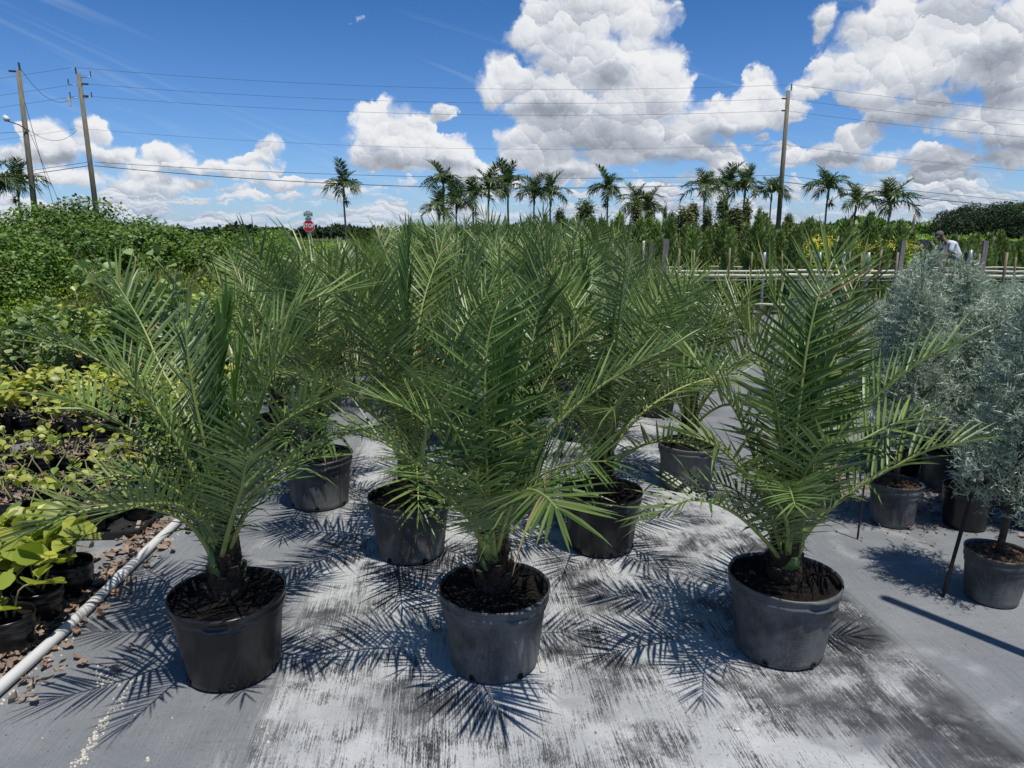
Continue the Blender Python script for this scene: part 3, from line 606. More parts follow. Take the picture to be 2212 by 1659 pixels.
F_C = [
 ([(1700,1190,-.02),(1710,1060,-.05),(1718,950,-.07),(1732,830,-.08),(1745,740,-.08),(1768,640,-.07),(1800,560,-.05)], dict(leaf_len=.27, vang=14, droop=.03, up=(0,-1,.2))),
 ([(1712,1180,0),(1760,1010,-.02),(1838,908,-.05),(1912,841,-.07),(1982,787,-.09),(2045,755,-.1)], dict(leaf_len=.28, vang=26, droop=.04)),
 ([(1712,1195,-.02),(1770,1120,-.06),(1861,1048,-.1),(1959,994,-.13),(2013,970,-.15),(2084,955,-.17)], dict(leaf_len=.25, vang=26, droop=.08)),
 ([(1688,1215,-.02),(1666,1182,-.05),(1614,1128,-.1),(1569,1098,-.14),(1528,1083,-.17),(1479,1083,-.2),(1426,1108,-.23)], dict(leaf_len=.23, vang=34, droop=.06)),
 ([(1702,1180,.05),(1708,980,.1),(1704,850,.12),(1693,740,.14),(1677,660,.15),(1655,600,.16)], dict(leaf_len=.26, vang=24, droop=.02)),
 ([(1705,1180,.05),(1725,1040,.1),(1748,935,.12),(1767,849,.15),(1795,759,.18),(1826,666,.2),(1862,590,.22)], dict(leaf_len=.27, vang=20, droop=.02)),
 ([(1690,1190,.02),(1650,1050,.04),(1600,908,.06),(1541,822,.08),(1510,790,.1),(1460,750,.1)], dict(leaf_len=.25, vang=20, droop=.06)),
 ([(1704,1195,-.05),(1712,1120,-.12),(1728,1050,-.2),(1750,1000,-.28),(1785,960,-.35),(1815,945,-.4)], dict(leaf_len=.25, vang=8, droop=.05)),
 ([(1690,1195,-.03),(1655,1090,-.08),(1600,1010,-.12),(1540,960,-.14),(1470,935,-.15)], dict(leaf_len=.24, vang=24, droop=.07)),
 ([(1700,1180,.03),(1690,1000,.04),(1665,860,.04),(1635,760,.04),(1590,680,.04)], dict(leaf_len=.26, vang=26, droop=.03)),
 ([(1706,1180,.0),(1712,1040,.0),(1720,900,.0),(1738,780,0),(1760,700,0)], dict(leaf_len=.22, closed=.7, mats=[M_PETI, M_LEAF_N], up=(0,-1,.1), spacing=.017)),
 ([(1710,1190,.05),(1760,1060,.12),(1820,980,.18),(1900,930,.2),(1970,900,.22)], dict(leaf_len=.24, vang=24, droop=.06)),
 ([(1690,1200,.05),(1640,1110,.15),(1590,1060,.22),(1540,1040,.3)], dict(leaf_len=.22, vang=24, droop=.06)),
 ([(1705,1190,.1),(1715,1050,.3),(1725,970,.45),(1735,930,.6)], dict(leaf_len=.24, vang=22)),
 ([(1700,1200,-.03),(1700,1130,-.15),(1670,1070,-.25),(1640,1040,-.35)], dict(leaf_len=.2, vang=24, droop=.07)),
]
for t, pos, FF, sd in ((PA, A, F_A, 1000), (PB, B, F_B, 2000), (PC, C_, F_C, 3000)):
    rz = t.rotation_euler[2]; t.rotation_euler = (0, 0, 0)
    for ch in t.children:
        if ch.name.startswith('pot'): ch.rotation_euler = (0, 0, rz)
    for i, (pts, kw) in enumerate(FF): photo_frond(t, pos, pts, sd + i, **dict(kw))
    r = np.random.default_rng(sd)
    add_generic(t, r, (('mid', 1), ('high', 2), ('spear', 1)), sc=0.80)

# --- second and third rows, each recognisable
def gen_palm(pos, potkind, label, group, seed, scale=1.0, far=False, counts=None):
    r = np.random.default_rng(seed)
    t = palm_base(pos, potkind, 0.0, label, group, seed, scale, holes=not far)
    t.children[0].rotation_euler = (0, 0, r.uniform(-0.4, 0.4))
    add_generic(t, r, counts or (('low', 2), ('mid', 6), ('high', 7), ('spear', 1)), far)
    return t
GP = 'date palms in large pots'
SECOND = [((693,1085), 'ribbed', 'potted date palm in a grey pot with vertical wall panels, behind the left front palm', 1.0),
 ((889,1192), 'dusty', 'potted date palm in a white-speckled black pot between the left and middle front palms', 1.0),
 ((1297,1178), 'black', 'potted date palm in a dark black pot right behind the middle front palm', 1.0),
 ((1482,1048), 'faded', 'potted date palm in a bleached ash-grey ridged pot left of the right front palm', .93),
 ((610,985), 'black', 'potted date palm in a shaded black pot behind the panelled one, beside the trays', .95)]
for i, (p, k, lab, s) in enumerate(SECOND): gen_palm(G(*p), k, lab, GP, 20 + i, s)
used = [A, B, C_] + [G(*p) for p, *_ in SECOND]
rr = np.random.default_rng(55); cnt = 0
for k in range(19):
    Y = 4.35 + 0.93 * k
    xl = -1.55 - 0.215 * (Y - 4.2); xr = 1.05 if Y < 6 else 1.3
    x = xr + (0.5 if k % 2 else 0.0) * -1
    while x > xl:
        px_ = np.array([x + rr.normal(0, 0.06), Y + rr.normal(0, 0.06), 0])
        if min(np.linalg.norm(px_ - u) for u in used) > 0.72:
            far = Y > 7.5; pxx = 1106 + px_[0] / px_[1] * CF
            ytop = np.interp(pxx, [400, 560, 700, 800, 900, 1000, 1150, 1250, 1330, 1400], [572, 560, 548, 515, 494, 482, 484, 492, 528, 560]) + rr.normal(0, 5)
            sc_h = float(np.clip((CH - (ytop - 505) / CF * Y) / 1.57, 0.78, 1.2))
            lab = (f"crowded date palm, {['third', 'fourth', 'fifth', 'sixth'][min(k, 3)]} row from the front, {['rightmost', 'second from right', 'third from right', 'fourth from right', 'fifth from right', 'sixth from right'][min(int(round((xr - x) / 1.02)), 5)]}" if not far else 'young date palm far back in the dense palm block, only its upper fronds showing')
            gen_palm(px_, ('black', 'grey', 'dusty', 'ribbed')[rr.integers(4)], lab, 'date palms in the middle rows' if not far else 'date palms in the back rows', 300 + cnt,
                     min(sc_h, 1.06) if not far else sc_h, far, None if not far else (('low', 3), ('mid', 7), ('high', 6), ('spear', 1)))
            cnt += 1
        x -= 1.02
print('palms', cnt)
#__PART2__
# ------------------------------------------------------------------ small tray plants with paddle leaves (left)
M_PAD_G = leafmat('paddle_leaf_green', (0.120, 0.210, 0.026), (0.27, 0.34, 0.065), (0.40, 0.42, 0.08), rough=0.42, trans=0.15, cfrac=0.05)
M_PAD_B = leafmat('paddle_leaf_blue_green', (0.095, 0.170, 0.045), (0.22, 0.28, 0.10), (0.26, 0.30, 0.12), rough=0.42, trans=0.12, cfrac=0.07)
M_PAD_Y = leafmat('paddle_leaf_yellow', (0.30, 0.33, 0.055), (0.50, 0.47, 0.12), (0.17, 0.24, 0.04), rough=0.42, trans=0.25, cfrac=0.3)
M_PAD_N = leafmat('paddle_leaf_fresh', (0.19, 0.25, 0.03), (0.46, 0.43, 0.06), (0.60, 0.53, 0.07), rough=0.45, trans=0.25, cfrac=0.15)
M_STEMY = pmat('stem_pale', (0.22, 0.24, 0.10), 0.6, (0.16, 0.13, 0.07), 30)
M_DEAD = leafmat('dead_leaf', (0.12, 0.088, 0.066), (0.33, 0.26, 0.20), (0.22, 0.135, 0.095), rough=0.8, trans=0.06, cfrac=0.2, tcol=(1.1, .9, .7), obr=0.0)
M_TRAY = pmat('tray_plastic', (0.014, 0.014, 0.015), 0.45, (0.03, 0.03, 0.03), 12)
def paddle_leaves(mb, P, Dr, size, r, mat=0, cup=0.25, aspect=0.36):
    """obovate leaves: base points P, directions Dr, lengths size"""
    n = len(P); Dr = norm(Dr); up = norm(np.array([0, 0, 1.0]) + r.normal(0, 0.40, (n, 3))); Wv = norm(np.cross(Dr, up)); N = np.cross(Wv, Dr)
    prof = [(0.0, 0.02, 0), (0.22, 0.05, 0), (0.45, 0.62, 1), (0.68, 1.0, 1), (0.88, 0.82, 1), (1.0, 0.25, 1)]
    sec = []
    for a, w, c in prof:
        cpt = P + Dr * (size * a)[:, None] + N * (size * (-cup * 0.5) * a * a)[:, None]; e = (size * aspect * w)[:, None]
        sec.append(np.stack([cpt - Wv * e + N * e * cup, cpt, cpt + Wv * e + N * e * cup], 1))
    A_ = np.stack(sec, 1); k = 6; V = A_.reshape(-1, 3); o = (np.arange(n) * 18)[:, None, None] + (np.arange(k - 1) * 3)[None, :, None] + np.arange(2)[None, None, :]
    mb.add(V, np.stack([o, o + 1, o + 4, o + 3], -1).reshape(-1, 4), mat, True)
def paddle_plant(seed, h, stems, nleaf, size, spread=0.5, bend=0.4, bare=0.0):
    r = np.random.default_rng(seed); sm = MB(); lf = MB()
    for s in range(stems):
        a = r.uniform(0, 6.28); b = np.array([math.cos(a), math.sin(a), 0]) * r.uniform(0.0, 0.04); d = np.array([math.cos(a), math.sin(a), 0]) * spread * h
        hh = h * r.uniform(0.6, 1.0); k = r.normal(0, bend * 0.12, 3) * h * 3
        p = [b + [0, 0, 0.14], b + d * 0.25 + k * 0.4 + [0, 0, 0.14 + hh * 0.35], b + d * 0.6 + k * 0.7 + [0, 0, 0.14 + hh * 0.7], b + d * r.uniform(0.6, 1.2) + [0, 0, 0.14 + hh]]
        c, _ = spline(p, 9); tube(sm, c, np.linspace(0.0048, 0.0025, 9) * (1 + h), n=5)
        n = nleaf; t_ = r.uniform(bare, 1.0, n) ** 0.8; t_[-3:] = 1.0; idx = t_ * 8; i = np.clip(idx.astype(int), 0, 7); f = (idx - i)[:, None]
        P = c[i] * (1 - f) + c[i + 1] * f; T = norm(c[i + 1] - c[i]); q = norm(r.normal(0, 1, (n, 3)) * [1, 1, 0.5])
        D_ = norm(T * 0.35 + q * 1.0 + [0, 0, 0.15]); paddle_leaves(lf, P, D_, size * r.uniform(0.7, 1.15, n), r)
    return sm, lf
SP_POT = pot_mb(0.093, 0.074, 0.155, 2, tab=(), n=36).mesh('pot', M_POTBLK)
SP_SOIL = soil_mb(0.083, 0.130, 5, 0.003, 14, 0.003).mesh('soil', M_SOIL)
def litter_mb(seed, Rr, n, z, size=0.04):
    r = np.random.default_rng(seed); mb = MB()
    a = r.uniform(0, 6.28, n); q = np.sqrt(r.random(n)) * Rr; P = np.stack([np.cos(a) * q, np.sin(a) * q, z + r.uniform(0.003, 0.02, n)], 1); curled(mb, P, size, r); return mb
def curled(mb, P, size, r):
    n = len(P); D_ = norm(r.normal(0, 1, (n, 3)) * [1, 1, 0.35]); Wv = norm(np.cross(D_, [0, 0, 1.0]) + r.normal(0, 0.3, (n, 3))); N = norm(np.cross(Wv, D_)); s = size * r.uniform(0.5, 1.3, n)
    sec = []
    for a, w, b in ((-0.5, 0.05, 0.12), (-0.15, 0.30, -0.03), (0.2, 0.27, 0.03), (0.5, 0.04, 0.22)):
        c = P + D_ * (s * a)[:, None] + N * (s * b)[:, None]; e = (s * w)[:, None]; cu = N * e * r.uniform(-0.2, 1.1, n)[:, None]
        sec.append(np.stack([c - Wv * e + cu, c, c + Wv * e + cu], 1))
    V = np.stack(sec, 1).reshape(-1, 3); V[:, 2] = np.maximum(V[:, 2], 0.002)
    o = (np.arange(n) * 12)[:, None, None] + (np.arange(3) * 3)[None, :, None] + np.arange(2)[None, None, :]
    mb.add(V, np.stack([o, o + 1, o + 4, o + 3], -1).reshape(-1, 4), 0, True)
SP_LIT = [litter_mb(i, 0.082, 26, 0.132, 0.052).mesh('dead_leaves', M_DEAD) for i in range(3)]
KINDS = {'sparse': [(paddle_plant(i, 0.15, 5, 2 + i % 2, 0.060, 0.45, 0.9, 0.5), (M_PAD_N, M_PAD_Y)[i % 2]) for i in range(6)],
         'near': [(paddle_plant(10 + i, 0.17, 5, 5, 0.135, 0.50, 0.6, 0.40), M_PAD_N) for i in range(3)],
         'yellow': [(paddle_plant(20 + i, 0.24, 4, 8, 0.085, 0.55, 0.5, 0.35), M_PAD_Y) for i in range(4)],
         'green': [(paddle_plant(30 + i, 0.52, 5, 22, 0.098, 0.42, 0.35, 0.32), (M_PAD_G, M_PAD_B)[i % 2]) for i in range(4)],
         'tall': [(paddle_plant(40 + i, 0.95, 7, 34, 0.105, 0.30, 0.25, 0.2), (M_PAD_B, M_PAD_G)[i % 2]) for i in range(3)]}
KM = {k: [(s.mesh('stem', M_STEMY), l.mesh('foliage', mt)) for (s, l), mt in v] for k, v in KINDS.items()}
def tray_plant(pos, kind, label, group, r, sc=1.0):
    t = empty('tray_plant' if kind in ('sparse', 'near', 'yellow') else 'shrub_in_pot', pos, r.uniform(0, 6.28), sc); tag(t, label, 'potted plant', group)
    p = obj('pot', SP_POT, t); obj('soil', SP_SOIL, t); s, l = KM[kind][r.integers(len(KM[kind]))]
    obj('stem', s, t); obj('foliage', l, t)
    if kind in ('sparse', 'yellow'): obj('dead_leaves', SP_LIT[r.integers(3)], t)
    return t
def tray_mb(nx, ny, s=0.19):
    mb = MB()
    w, h = nx * s / 2 + .01, ny * s / 2 + .01; q = []
    for (cx, cy, a0) in ((w - .05, h - .05, 0), (-w + .05, h - .05, 90), (-w + .05, -h + .05, 180), (w - .05, -h + .05, 270)):
        for k in range(6): a = R(a0 + 18 * k); q.append((cx + .05 * math.cos(a), cy + .05 * math.sin(a)))
    q = np.array(q); n = len(q); rings = [(1.0, 0.002), (1.03, 0.045), (1.06, 0.047), (1.06, 0.036), (1.045, 0.05)]
    rings = [(0.97, 0.003), (1.0, 0.046), (1.05, 0.050), (1.055, 0.040), (1.02, 0.036), (0.99, 0.002)]
    V = np.vstack([np.column_stack([q * k, np.full(n, z)]) for k, z in rings]); F = [[i * n + j, i * n + (j + 1) % n, (i + 1) * n + (j + 1) % n, (i + 1) * n + j] for i in range(len(rings) - 1) for j in range(n)]
    mb.add(V, F, 0, False); mb.F.append((np.arange(n)[None], 0, False)); return mb
TRAY = tray_mb(3, 2)
TRAY_ME = TRAY.mesh('plant_tray', M_TRAY)
rt = np.random.default_rng(77)
def tray_row(c, kind, label, group, gap=0.62, rot=0.0, tray=True, skip=0.1):
    """one tray of six pots"""
    if tray: tag(obj('plant_tray', TRAY_ME, None, (c[0], c[1], 0.003), (0, 0, rot)), label[1], 'tray', group + ', their trays')
    for i in range(3):
        for j in range(2):
            if rt.random() < skip: continue
            x, y = (i - 1) * 0.188, (j - 0.5) * 0.188; x, y = x * math.cos(rot) - y * math.sin(rot), x * math.sin(rot) + y * math.cos(rot)
            tray_plant((c[0] + x, c[1] + y, 0.010), kind, label[0], group, rt, rt.uniform(0.92, 1.08))
# front cluster at the lower left corner
nearl = [((160,1282), 'yellow-green paddle-leaved plant in a small black pot, nearest the pipe, with the biggest round leaf'),
 ((92,1340), 'paddle-leaved plant in a small pot with a drooping long green leaf towards the pipe'),
 ((28,1405), 'paddle-leaved plant in a small pot at the lower left edge with a spotted yellow leaf'),
 ((60,1262), 'bushy yellow-green paddle plant behind the nearest tray pots at the left edge'),
 ((5,1325), 'paddle-leaved plant cut by the left edge, under the bushy one'),
 ((118,1255), 'upright paddle plant between the bushy one and the pipe'), ((10,1250), 'paddle plant at the left edge, behind the bushy one'), ((-25,1390), 'paddle plant mostly outside the left edge, only its leaves showing')]
for (p, lab) in nearl: tray_plant(G(*p), 'near', lab, 'paddle plants beside the pipe', rt, 1.0)
for x0, y0, lab in ((-2.03, 3.55, 'black tray of six pots with withered plants, touching the upper pipe end'), (-2.66, 3.60, 'black tray of six pots with withered plants, second from the pipe'), (-3.30, 3.64, 'black tray of six withered pots at the left edge of the front row')):
    tray_row((x0 - .28, y0 + .12), 'sparse', ('withered paddle seedling with bare bent stems in a small pot of dead leaves', lab), 'withered seedlings in the front trays', rot=0.06)
for k in range(2):
    for i in range(3): tray_row((-2.35 - 0.66 * i - 0.1 * k, 4.12 + 0.42 * k), 'sparse', ('withered paddle seedling with bare bent stems in a small pot of dead leaves', 'black tray among the withered seedling rows'), 'withered seedlings in the front trays', rot=0.05)
for k in range(3):
    for i in range(5):
        x = -2.72 - 0.70 * i - 0.13 * k
        tray_row((x, 5.42 + 0.46 * k), 'yellow', ('small yellowing paddle-leaved plant in a black pot of the middle trays', 'black tray under the yellowing paddle plants'), 'yellowing paddle plants in trays', rot=rt.normal(0, .05))
for k in range(7):
    for i in range(9):
        Y = 6.85 + 0.42 * k; x = -2.35 - 0.36 * i - 0.20 * k + rt.normal(0, 0.05)
        if i < 1 and k > 4: continue
        tray_plant((x, Y + rt.normal(0, 0.05), 0.0), 'green', 'round-leaved green shrub of the block behind the yellow trays', 'green round-leaved shrubs in pots', rt, rt.uniform(0.85, 1.15))
for (p, Y, sc, lab) in (((290,0), 6.9, 1.28, 'tallest round-leaved shrub standing out above the block at the left'), ((200,0), 7.6, 0.95, 'grey-green round-leaved shrub left of the tallest one'), ((390,0), 7.4, 0.92, 'round-leaved shrub between the tallest one and the date palms'),
    ((345,0), 8.2, .98, 'broad round-leaved shrub behind the tallest one'), ((450,0), 8.6, 0.98, 'round-leaved shrub at the right end of its block, touching the palms'), ((640,0), 13.0, 1.15, 'lone round-leaved shrub among the far palms left of the stop sign'), ((700,0), 14.5, 1.25, 'pale yellow-leaved shrub in front of the dark screen below the stop sign')):
    x = (p[0] - 1106) / CF * Y * 1.0 
    tray_plant((x, Y, 0), 'tall', lab, None, rt, sc)

# ------------------------------------------------------------------ pipe, litter, pebbles on the cloth
M_PVC = pmat('white_pvc', (0.46, 0.47, 0.46), 0.4, (0.56, 0.56, 0.55), 3, contrast=(.2,.6))
mb = MB(); p0 = G(-70, 1562); p1 = G(392, 1133)
pts = np.array([p0 + (p1 - p0) * t + np.array([0.012 * math.sin(t * 5), 0, 0.0245]) for t in np.linspace(0, 1, 30)])
tube(mb, pts, 0.0225, n=16, mat=0)
cr = MB(); tube(cr, pts[17:19] + [0, 0, 0], 0.0262, n=16); 
pipe = mb.build('water_pipe', M_PVC); tag(pipe, 'long white plastic pipe lying on the cloth beside the small tray pots', 'pipe')
coll = cr.build('coupling', M_PVC, pipe)
r = np.random.default_rng(5); mb = MB(); P = []
for i in range(1150):    # along the pipe, under the trays, in the gap between tray rows
    u = r.random()
    if u < 0.36: t_ = r.random(); c = p0 + (p1 - p0) * t_ + np.array([-r.exponential(0.06) - 0.05, r.normal(0, 0.05), 0])
    elif u < 0.40: t_ = r.random(); c = p0 + (p1 - p0) * t_ + np.array([r.exponential(0.05) + 0.04, r.normal(0, 0.05), 0])
    elif u < 0.75: c = np.array([r.uniform(-5, -2.2), r.uniform(4.6, 5.2), 0])
    else: c = np.array([r.uniform(-4.8, -2.0), r.uniform(3.2, 5.0), 0])
    P.append([c[0], c[1], r.uniform(0.006, 0.03)])
for _ in range(2): P.append([r.uniform(-1.8, 1.6), r.uniform(2, 5.5), 0.008])
curled(mb, np.array(P), 0.046, r); tag(mb.build('leaf_litter', M_DEAD), 'dry brown fallen leaves along the pipe and between the trays', 'leaf litter', kind='stuff')
mb = MB(); P = []
for i in range(520):
    u = r.random()
    if u < 0.32:    # the curved trail near the lower left
        t_ = r.random(); q = G(175 + 130 * t_ ** 1.3, 1655 - 195 * t_); c = [q[0] + r.normal(0, 0.010), q[1] + r.normal(0, 0.010)]
    elif u < 0.46: q = G(r.uniform(205, 260), r.uniform(1440, 1485)); c = [q[0], q[1]]
    elif u < 0.70: t_ = r.random(); c = p0 + (p1 - p0) * t_; c = [c[0] + 0.035 + r.exponential(0.02), c[1]]
    else: c = [r.uniform(-1.9, 2.2) if r.random() < .4 else r.uniform(-1.9, -0.4), r.uniform(1.8, 4.6)]
    s = r.uniform(0.002, 0.0055) * (1.6 if r.random() < 0.04 else 1); a = r.uniform(0, 6.28, 1)
    q = np.linspace(0, 6.28, 6, endpoint=False) + a; rr_ = s * r.uniform(0.7, 1.2, 6)
    V = np.vstack([np.column_stack([c[0] + np.cos(q) * rr_, c[1] + np.sin(q) * rr_, np.full(6, 0.001)]), np.column_stack([c[0] + np.cos(q) * rr_ * .6, c[1] + np.sin(q) * rr_ * .6, np.full(6, s * 1.1)])])
    b = mb.n; mb.add(V, [[j, (j + 1) % 6, 6 + (j + 1) % 6, 6 + j] for j in range(6)]); mb.F.append((np.arange(6, 12)[None] + b, 0, False))
tag(mb.build('pebbles', pmat('pebble', (0.62, 0.58, 0.46), 0.8, (0.45, 0.42, 0.36), 40)), 'small pale pebbles scattered over the cloth', 'pebbles', kind='stuff')
for (px, py, lab) in ((1593, 1578, 'white pebble on the cloth below the right front pot'), (1173, 1452, 'white pebble on the cloth at the right foot of the middle front pot')):
    q = G(px, py); mb = MB(); a = np.linspace(0, 6.28, 9, endpoint=False)
    V = [];
    for k, (f, z) in enumerate(((0.8, 0.001), (1, 0.004), (0.75, 0.008), (0.3, 0.0095))): V.append(np.column_stack([q[0] + np.cos(a) * .010 * f * (1 + .15 * np.sin(a * 2 + k)), q[1] + np.sin(a) * .007 * f, np.full(9, z)]))
    mb.add(np.vstack(V), [[i * 9 + j, i * 9 + (j + 1) % 9, (i + 1) * 9 + (j + 1) % 9, (i + 1) * 9 + j] for i in range(3) for j in range(9)], 0, True); mb.F.append((np.arange(27, 36)[None], 0, True))
    tag(mb.build('pebble', bpy.data.materials['pebble']), lab, 'pebble')
# weathered twisted leaves lying on the cloth near the left front pot
for (px, py, lab, s) in ((180,1440,'grey curled dead leaf on the cloth left of the glossy black pot', .055), (280,1408,'tiny upright brown leaf curl on the cloth beside the glossy black pot', .035), (245,1455,'grey twig lying on the cloth between pipe and black pot', .045), (380,1010 + 340,'small brown leaf scrap near the rim of the black pot', .05)):
    mb = MB(); q = G(px, py); curled(mb, np.array([[q[0], q[1], 0.012], [q[0] + .01, q[1] + .005, 0.02]]), s, r); tag(mb.build('dead_leaf', M_DEAD), lab, 'dead leaf')

# ------------------------------------------------------------------ silver cypress trees in pots (right)
M_CYP = leafmat('silver_cypress_twigs', (0.25, 0.325, 0.245), (0.56, 0.63, 0.50), (0.13, 0.18, 0.09), rough=0.6, trans=0.15, obr=0.10, cfrac=0.2, tcol=(1.1, 1.2, 1.0))
M_BARK = pmat('dark_bark', (0.035, 0.022, 0.016), 0.9, (0.10, 0.065, 0.045), 40, bump=0.6)
def sprig_mesh_arrays(r):
    """a little branched twig: triangles in local space, growing +Y"""
    T_ = []
    def seg(p, d, ln, w, depth):
        d = norm(d); s = norm(np.cross(d, [0.2, 0.1, 1.0]) + r.normal(0, 0.3, 3)); e = p + d * ln
        T_.append([p - s * w, p + s * w, e + s * w * 0.6, e - s * w * 0.6])
        if depth > 0:
            for k in range(3):
                q = p + d * ln * (0.35 + 0.3 * k); seg(q, d + norm(r.normal(0, 1, 3)) * 0.9, ln * r.uniform(0.45, 0.7), w * 0.8, depth - 1)
    seg(np.zeros(3), np.array([0, 1.0, 0]), 1.0, 0.055, 2)
    return np.array(T_)
def cypress(seed, h=1.45, rad=0.36, n=2300, z0=0.42, gap=0.2):
    r = np.random.default_rng(seed); tr = MB(); fo = MB(); SPR = [sprig_mesh_arrays(r) for _ in range(5)]
    c, _ = spline([[0, 0, 0.22], [r.normal(0, .02), r.normal(0, .02), h * .4], [r.normal(0, .03), r.normal(0, .03), h * .75], [0, 0, h]], 12); tube(tr, c, np.linspace(0.017, 0.004, 12), n=7, jit=.1)
    # limbs
    nl = 46; P = []; D_ = []
    for i in range(nl):
        z = z0 + (h - z0 - .06) * (i / nl) ** 0.9; a = i * 2.4 + r.normal(0, 0.4); f = (z - z0) / (h - z0); L = rad * 0.90 * (1.0 - f) ** 1.0 * r.uniform(0.55, 1.12) * min(1, 0.55 + f * 3) + 0.05
        d = norm(np.array([math.cos(a), math.sin(a), r.uniform(0.45, 0.9)])); b = np.array([np.interp(z, c[:, 2], c[:, 0]), np.interp(z, c[:, 2], c[:, 1]), z])
        e = b + d * L; lc, _ = spline([b, b + d * L * .5 + [0, 0, -.02 * L], e + [0, 0, .05 * L]], 7); tube(tr, lc, np.linspace(0.005, 0.0015, 7), n=4, caps=False)
        k = int(n / nl * 0.85 * (L / (rad * 0.55)) ** 1.2) + 4; t_ = r.uniform(gap, 1.05, k)
        P.append(b + d * (L * t_)[:, None] + r.normal(0, 0.034 + 0.020 * L / rad, (k, 3)) * (1.2 - 0.4 * t_)[:, None]); D_.append(norm(d + norm(r.normal(0, 1, (k, 3))) * 0.95))
    P = np.vstack(P); D_ = np.vstack(D_); m = len(P)
    X = norm(np.cross(D_, r.normal(0, 1, (m, 3)))); Z = np.cross(X, D_); s = r.uniform(0.028, 0.054, m); which = r.integers(0, 5, m)
    for w in range(5):
        k = which == w; S = SPR[w].reshape(-1, 3)
        V = P[k][:, None] + s[k][:, None, None] * (S[None, :, 0:1] * X[k][:, None] + S[None, :, 1:2] * D_[k][:, None] + S[None, :, 2:3] * Z[k][:, None])
        V = V.reshape(-1, 3); fo.add(V, np.arange(len(V)).reshape(-1, 4), 0)
    return tr.mesh('trunk', M_BARK), fo.mesh('foliage', M_CYP)
CYP = [cypress(1, n=3700), cypress(2, 1.55, 0.38, 4000), cypress(3, 1.35, 0.34, 3300), cypress(4, 1.5, .37, 3700)]
CYP_POT = pot_mb(0.138, 0.112, 0.25, 1, tab=(-1.9,), n=72).mesh('pot', M_POTGRY); CYP_POT2 = pot_mb(0.138, 0.112, 0.25, 2, tab=(), n=72).mesh('pot', M_POTGRY); CYP_POT3 = pot_mb(0.138, 0.112, 0.25, 0, tab=(), n=72).mesh('pot', M_POTBLK)
M_MULCH = pmat('bark_mulch', (0.05, 0.028, 0.015), 1.0, (0.16, 0.09, 0.05), 60, bump=0.9, bscale=80)
CYP_SOIL = soil_mb(0.131, 0.228, 9, 0.006, 24).mesh('soil', M_MULCH)
M_STAKE = pmat('bamboo_stake', (0.26, 0.20, 0.12), 0.7, (0.16, 0.12, 0.08), 14, stretch=(1, 1, .3)); M_STAKED = pmat('dark_stake', (0.022, 0.017, 0.013), 0.8)
rc = np.random.default_rng(12)
CY = [((1925,1128), 0, CYP_POT, 0.98, 'silver-blue conifer in a panelled grey pot just right of the right front palm'),
      ((2140,1292), 1, CYP_POT2, .93, 'silver-blue conifer in a fluted grey pot at the right edge, nearest the camera'),
      ((2082,1135), 2, CYP_POT3, .95, 'silver-blue conifer in a dark pot behind the fluted one'),
      ((2235,1140), 3, CYP_POT2, .93, 'silver-blue conifer cut by the right edge, second one back'),
      ((2030,1035), 0, CYP_POT3, 1.0, 'silver-blue conifer in a black pot, third back along the right side')]
cyp = []
def place_cyp(pos, v, pm, sc, lab, i):
    t = empty('silver_cypress', pos, rc.uniform(0, 6.28), sc); tag(t, lab, 'conifer', 'silver-blue conifers in pots')
    obj('pot', pm, t); obj('soil', CYP_SOIL, t); obj('trunk', CYP[v][0], t); obj('foliage', CYP[v][1], t); cyp.append(pos); return t
for i, (p, v, pm, sc, lab) in enumerate(CY): place_cyp(G(*p), v, pm, sc, lab, i)
back = [(1735,592,6.8),(1778,582,7.4),(1850,640,5.8),(1935,620,5.0),(2012,508,4.6),(2103,553,4.3),(2062,618,5.5),(2165,592,5.2),(2205,588,6.2),(2250,585,4.0),(1980,600,6.4),(2125,600,6.9),(1895,640,6.9),(1820,640,7.6)]
ORD = ['first','second','third','fourth','fifth','sixth','seventh','eighth','ninth','tenth','eleventh','twelfth','thirteenth','fourteenth']
CH_ = [1.45, 1.55, 1.35, 1.5]
for i, (px, pt, Y) in enumerate(back):
    q = AT(px, pt, Y); place_cyp((q[0] - 0.02, Y, 0), i % 4, (CYP_POT3, CYP_POT2)[i % 2], q[2] / (CH_[i % 4] + 0.09), ('tallest silver-blue conifer of the right-hand group, its tip reaching the mesh fence' if i == 4 else f'silver-blue conifer of the rear group, {ORD[sorted(q_[0] for q_ in back).index(px)]} from the left'), i)
def stake(p, q, rad, mat, name, lab, cat, group=None):
    mb = MB(); n = 9; P = np.array([np.array(p) + (np.array(q) - np.array(p)) * t for t in np.linspace(0, 1, n)]); rr_ = np.full(n, rad); rr_[1::3] *= 1.12; tube(mb, P, rr_, n=8, jit=0.05)
    return tag(mb.build(name, mat), lab, cat, group)
a = G(2036, 1290); stake(a, AT(2128, 965, a[1] + 0.12), 0.008, M_STAKED, 'plant_stake', 'thin dark stake leaning beside the fluted pot of the nearest conifer', 'stake')
a = G(1852, 1165); stake(a, AT(1872, 1010, a[1]), 0.005, M_STAKED, 'plant_stake', 'thin dark stake at the left side of the panelled grey conifer pot', 'stake')
# wood chip mulch spilled between the right hand pots
mb = MB(); n = 900; P = np.column_stack([rc.normal(2.55, 0.42, n), rc.normal(4.15, 0.30, n), rc.uniform(0.004, 0.012, n)]); curled(mb, P, 0.03, rc)
tag(mb.build('wood_chips', M_DEAD), 'reddish wood chips spilled on the cloth between the conifer pots', 'wood chips', kind='stuff')
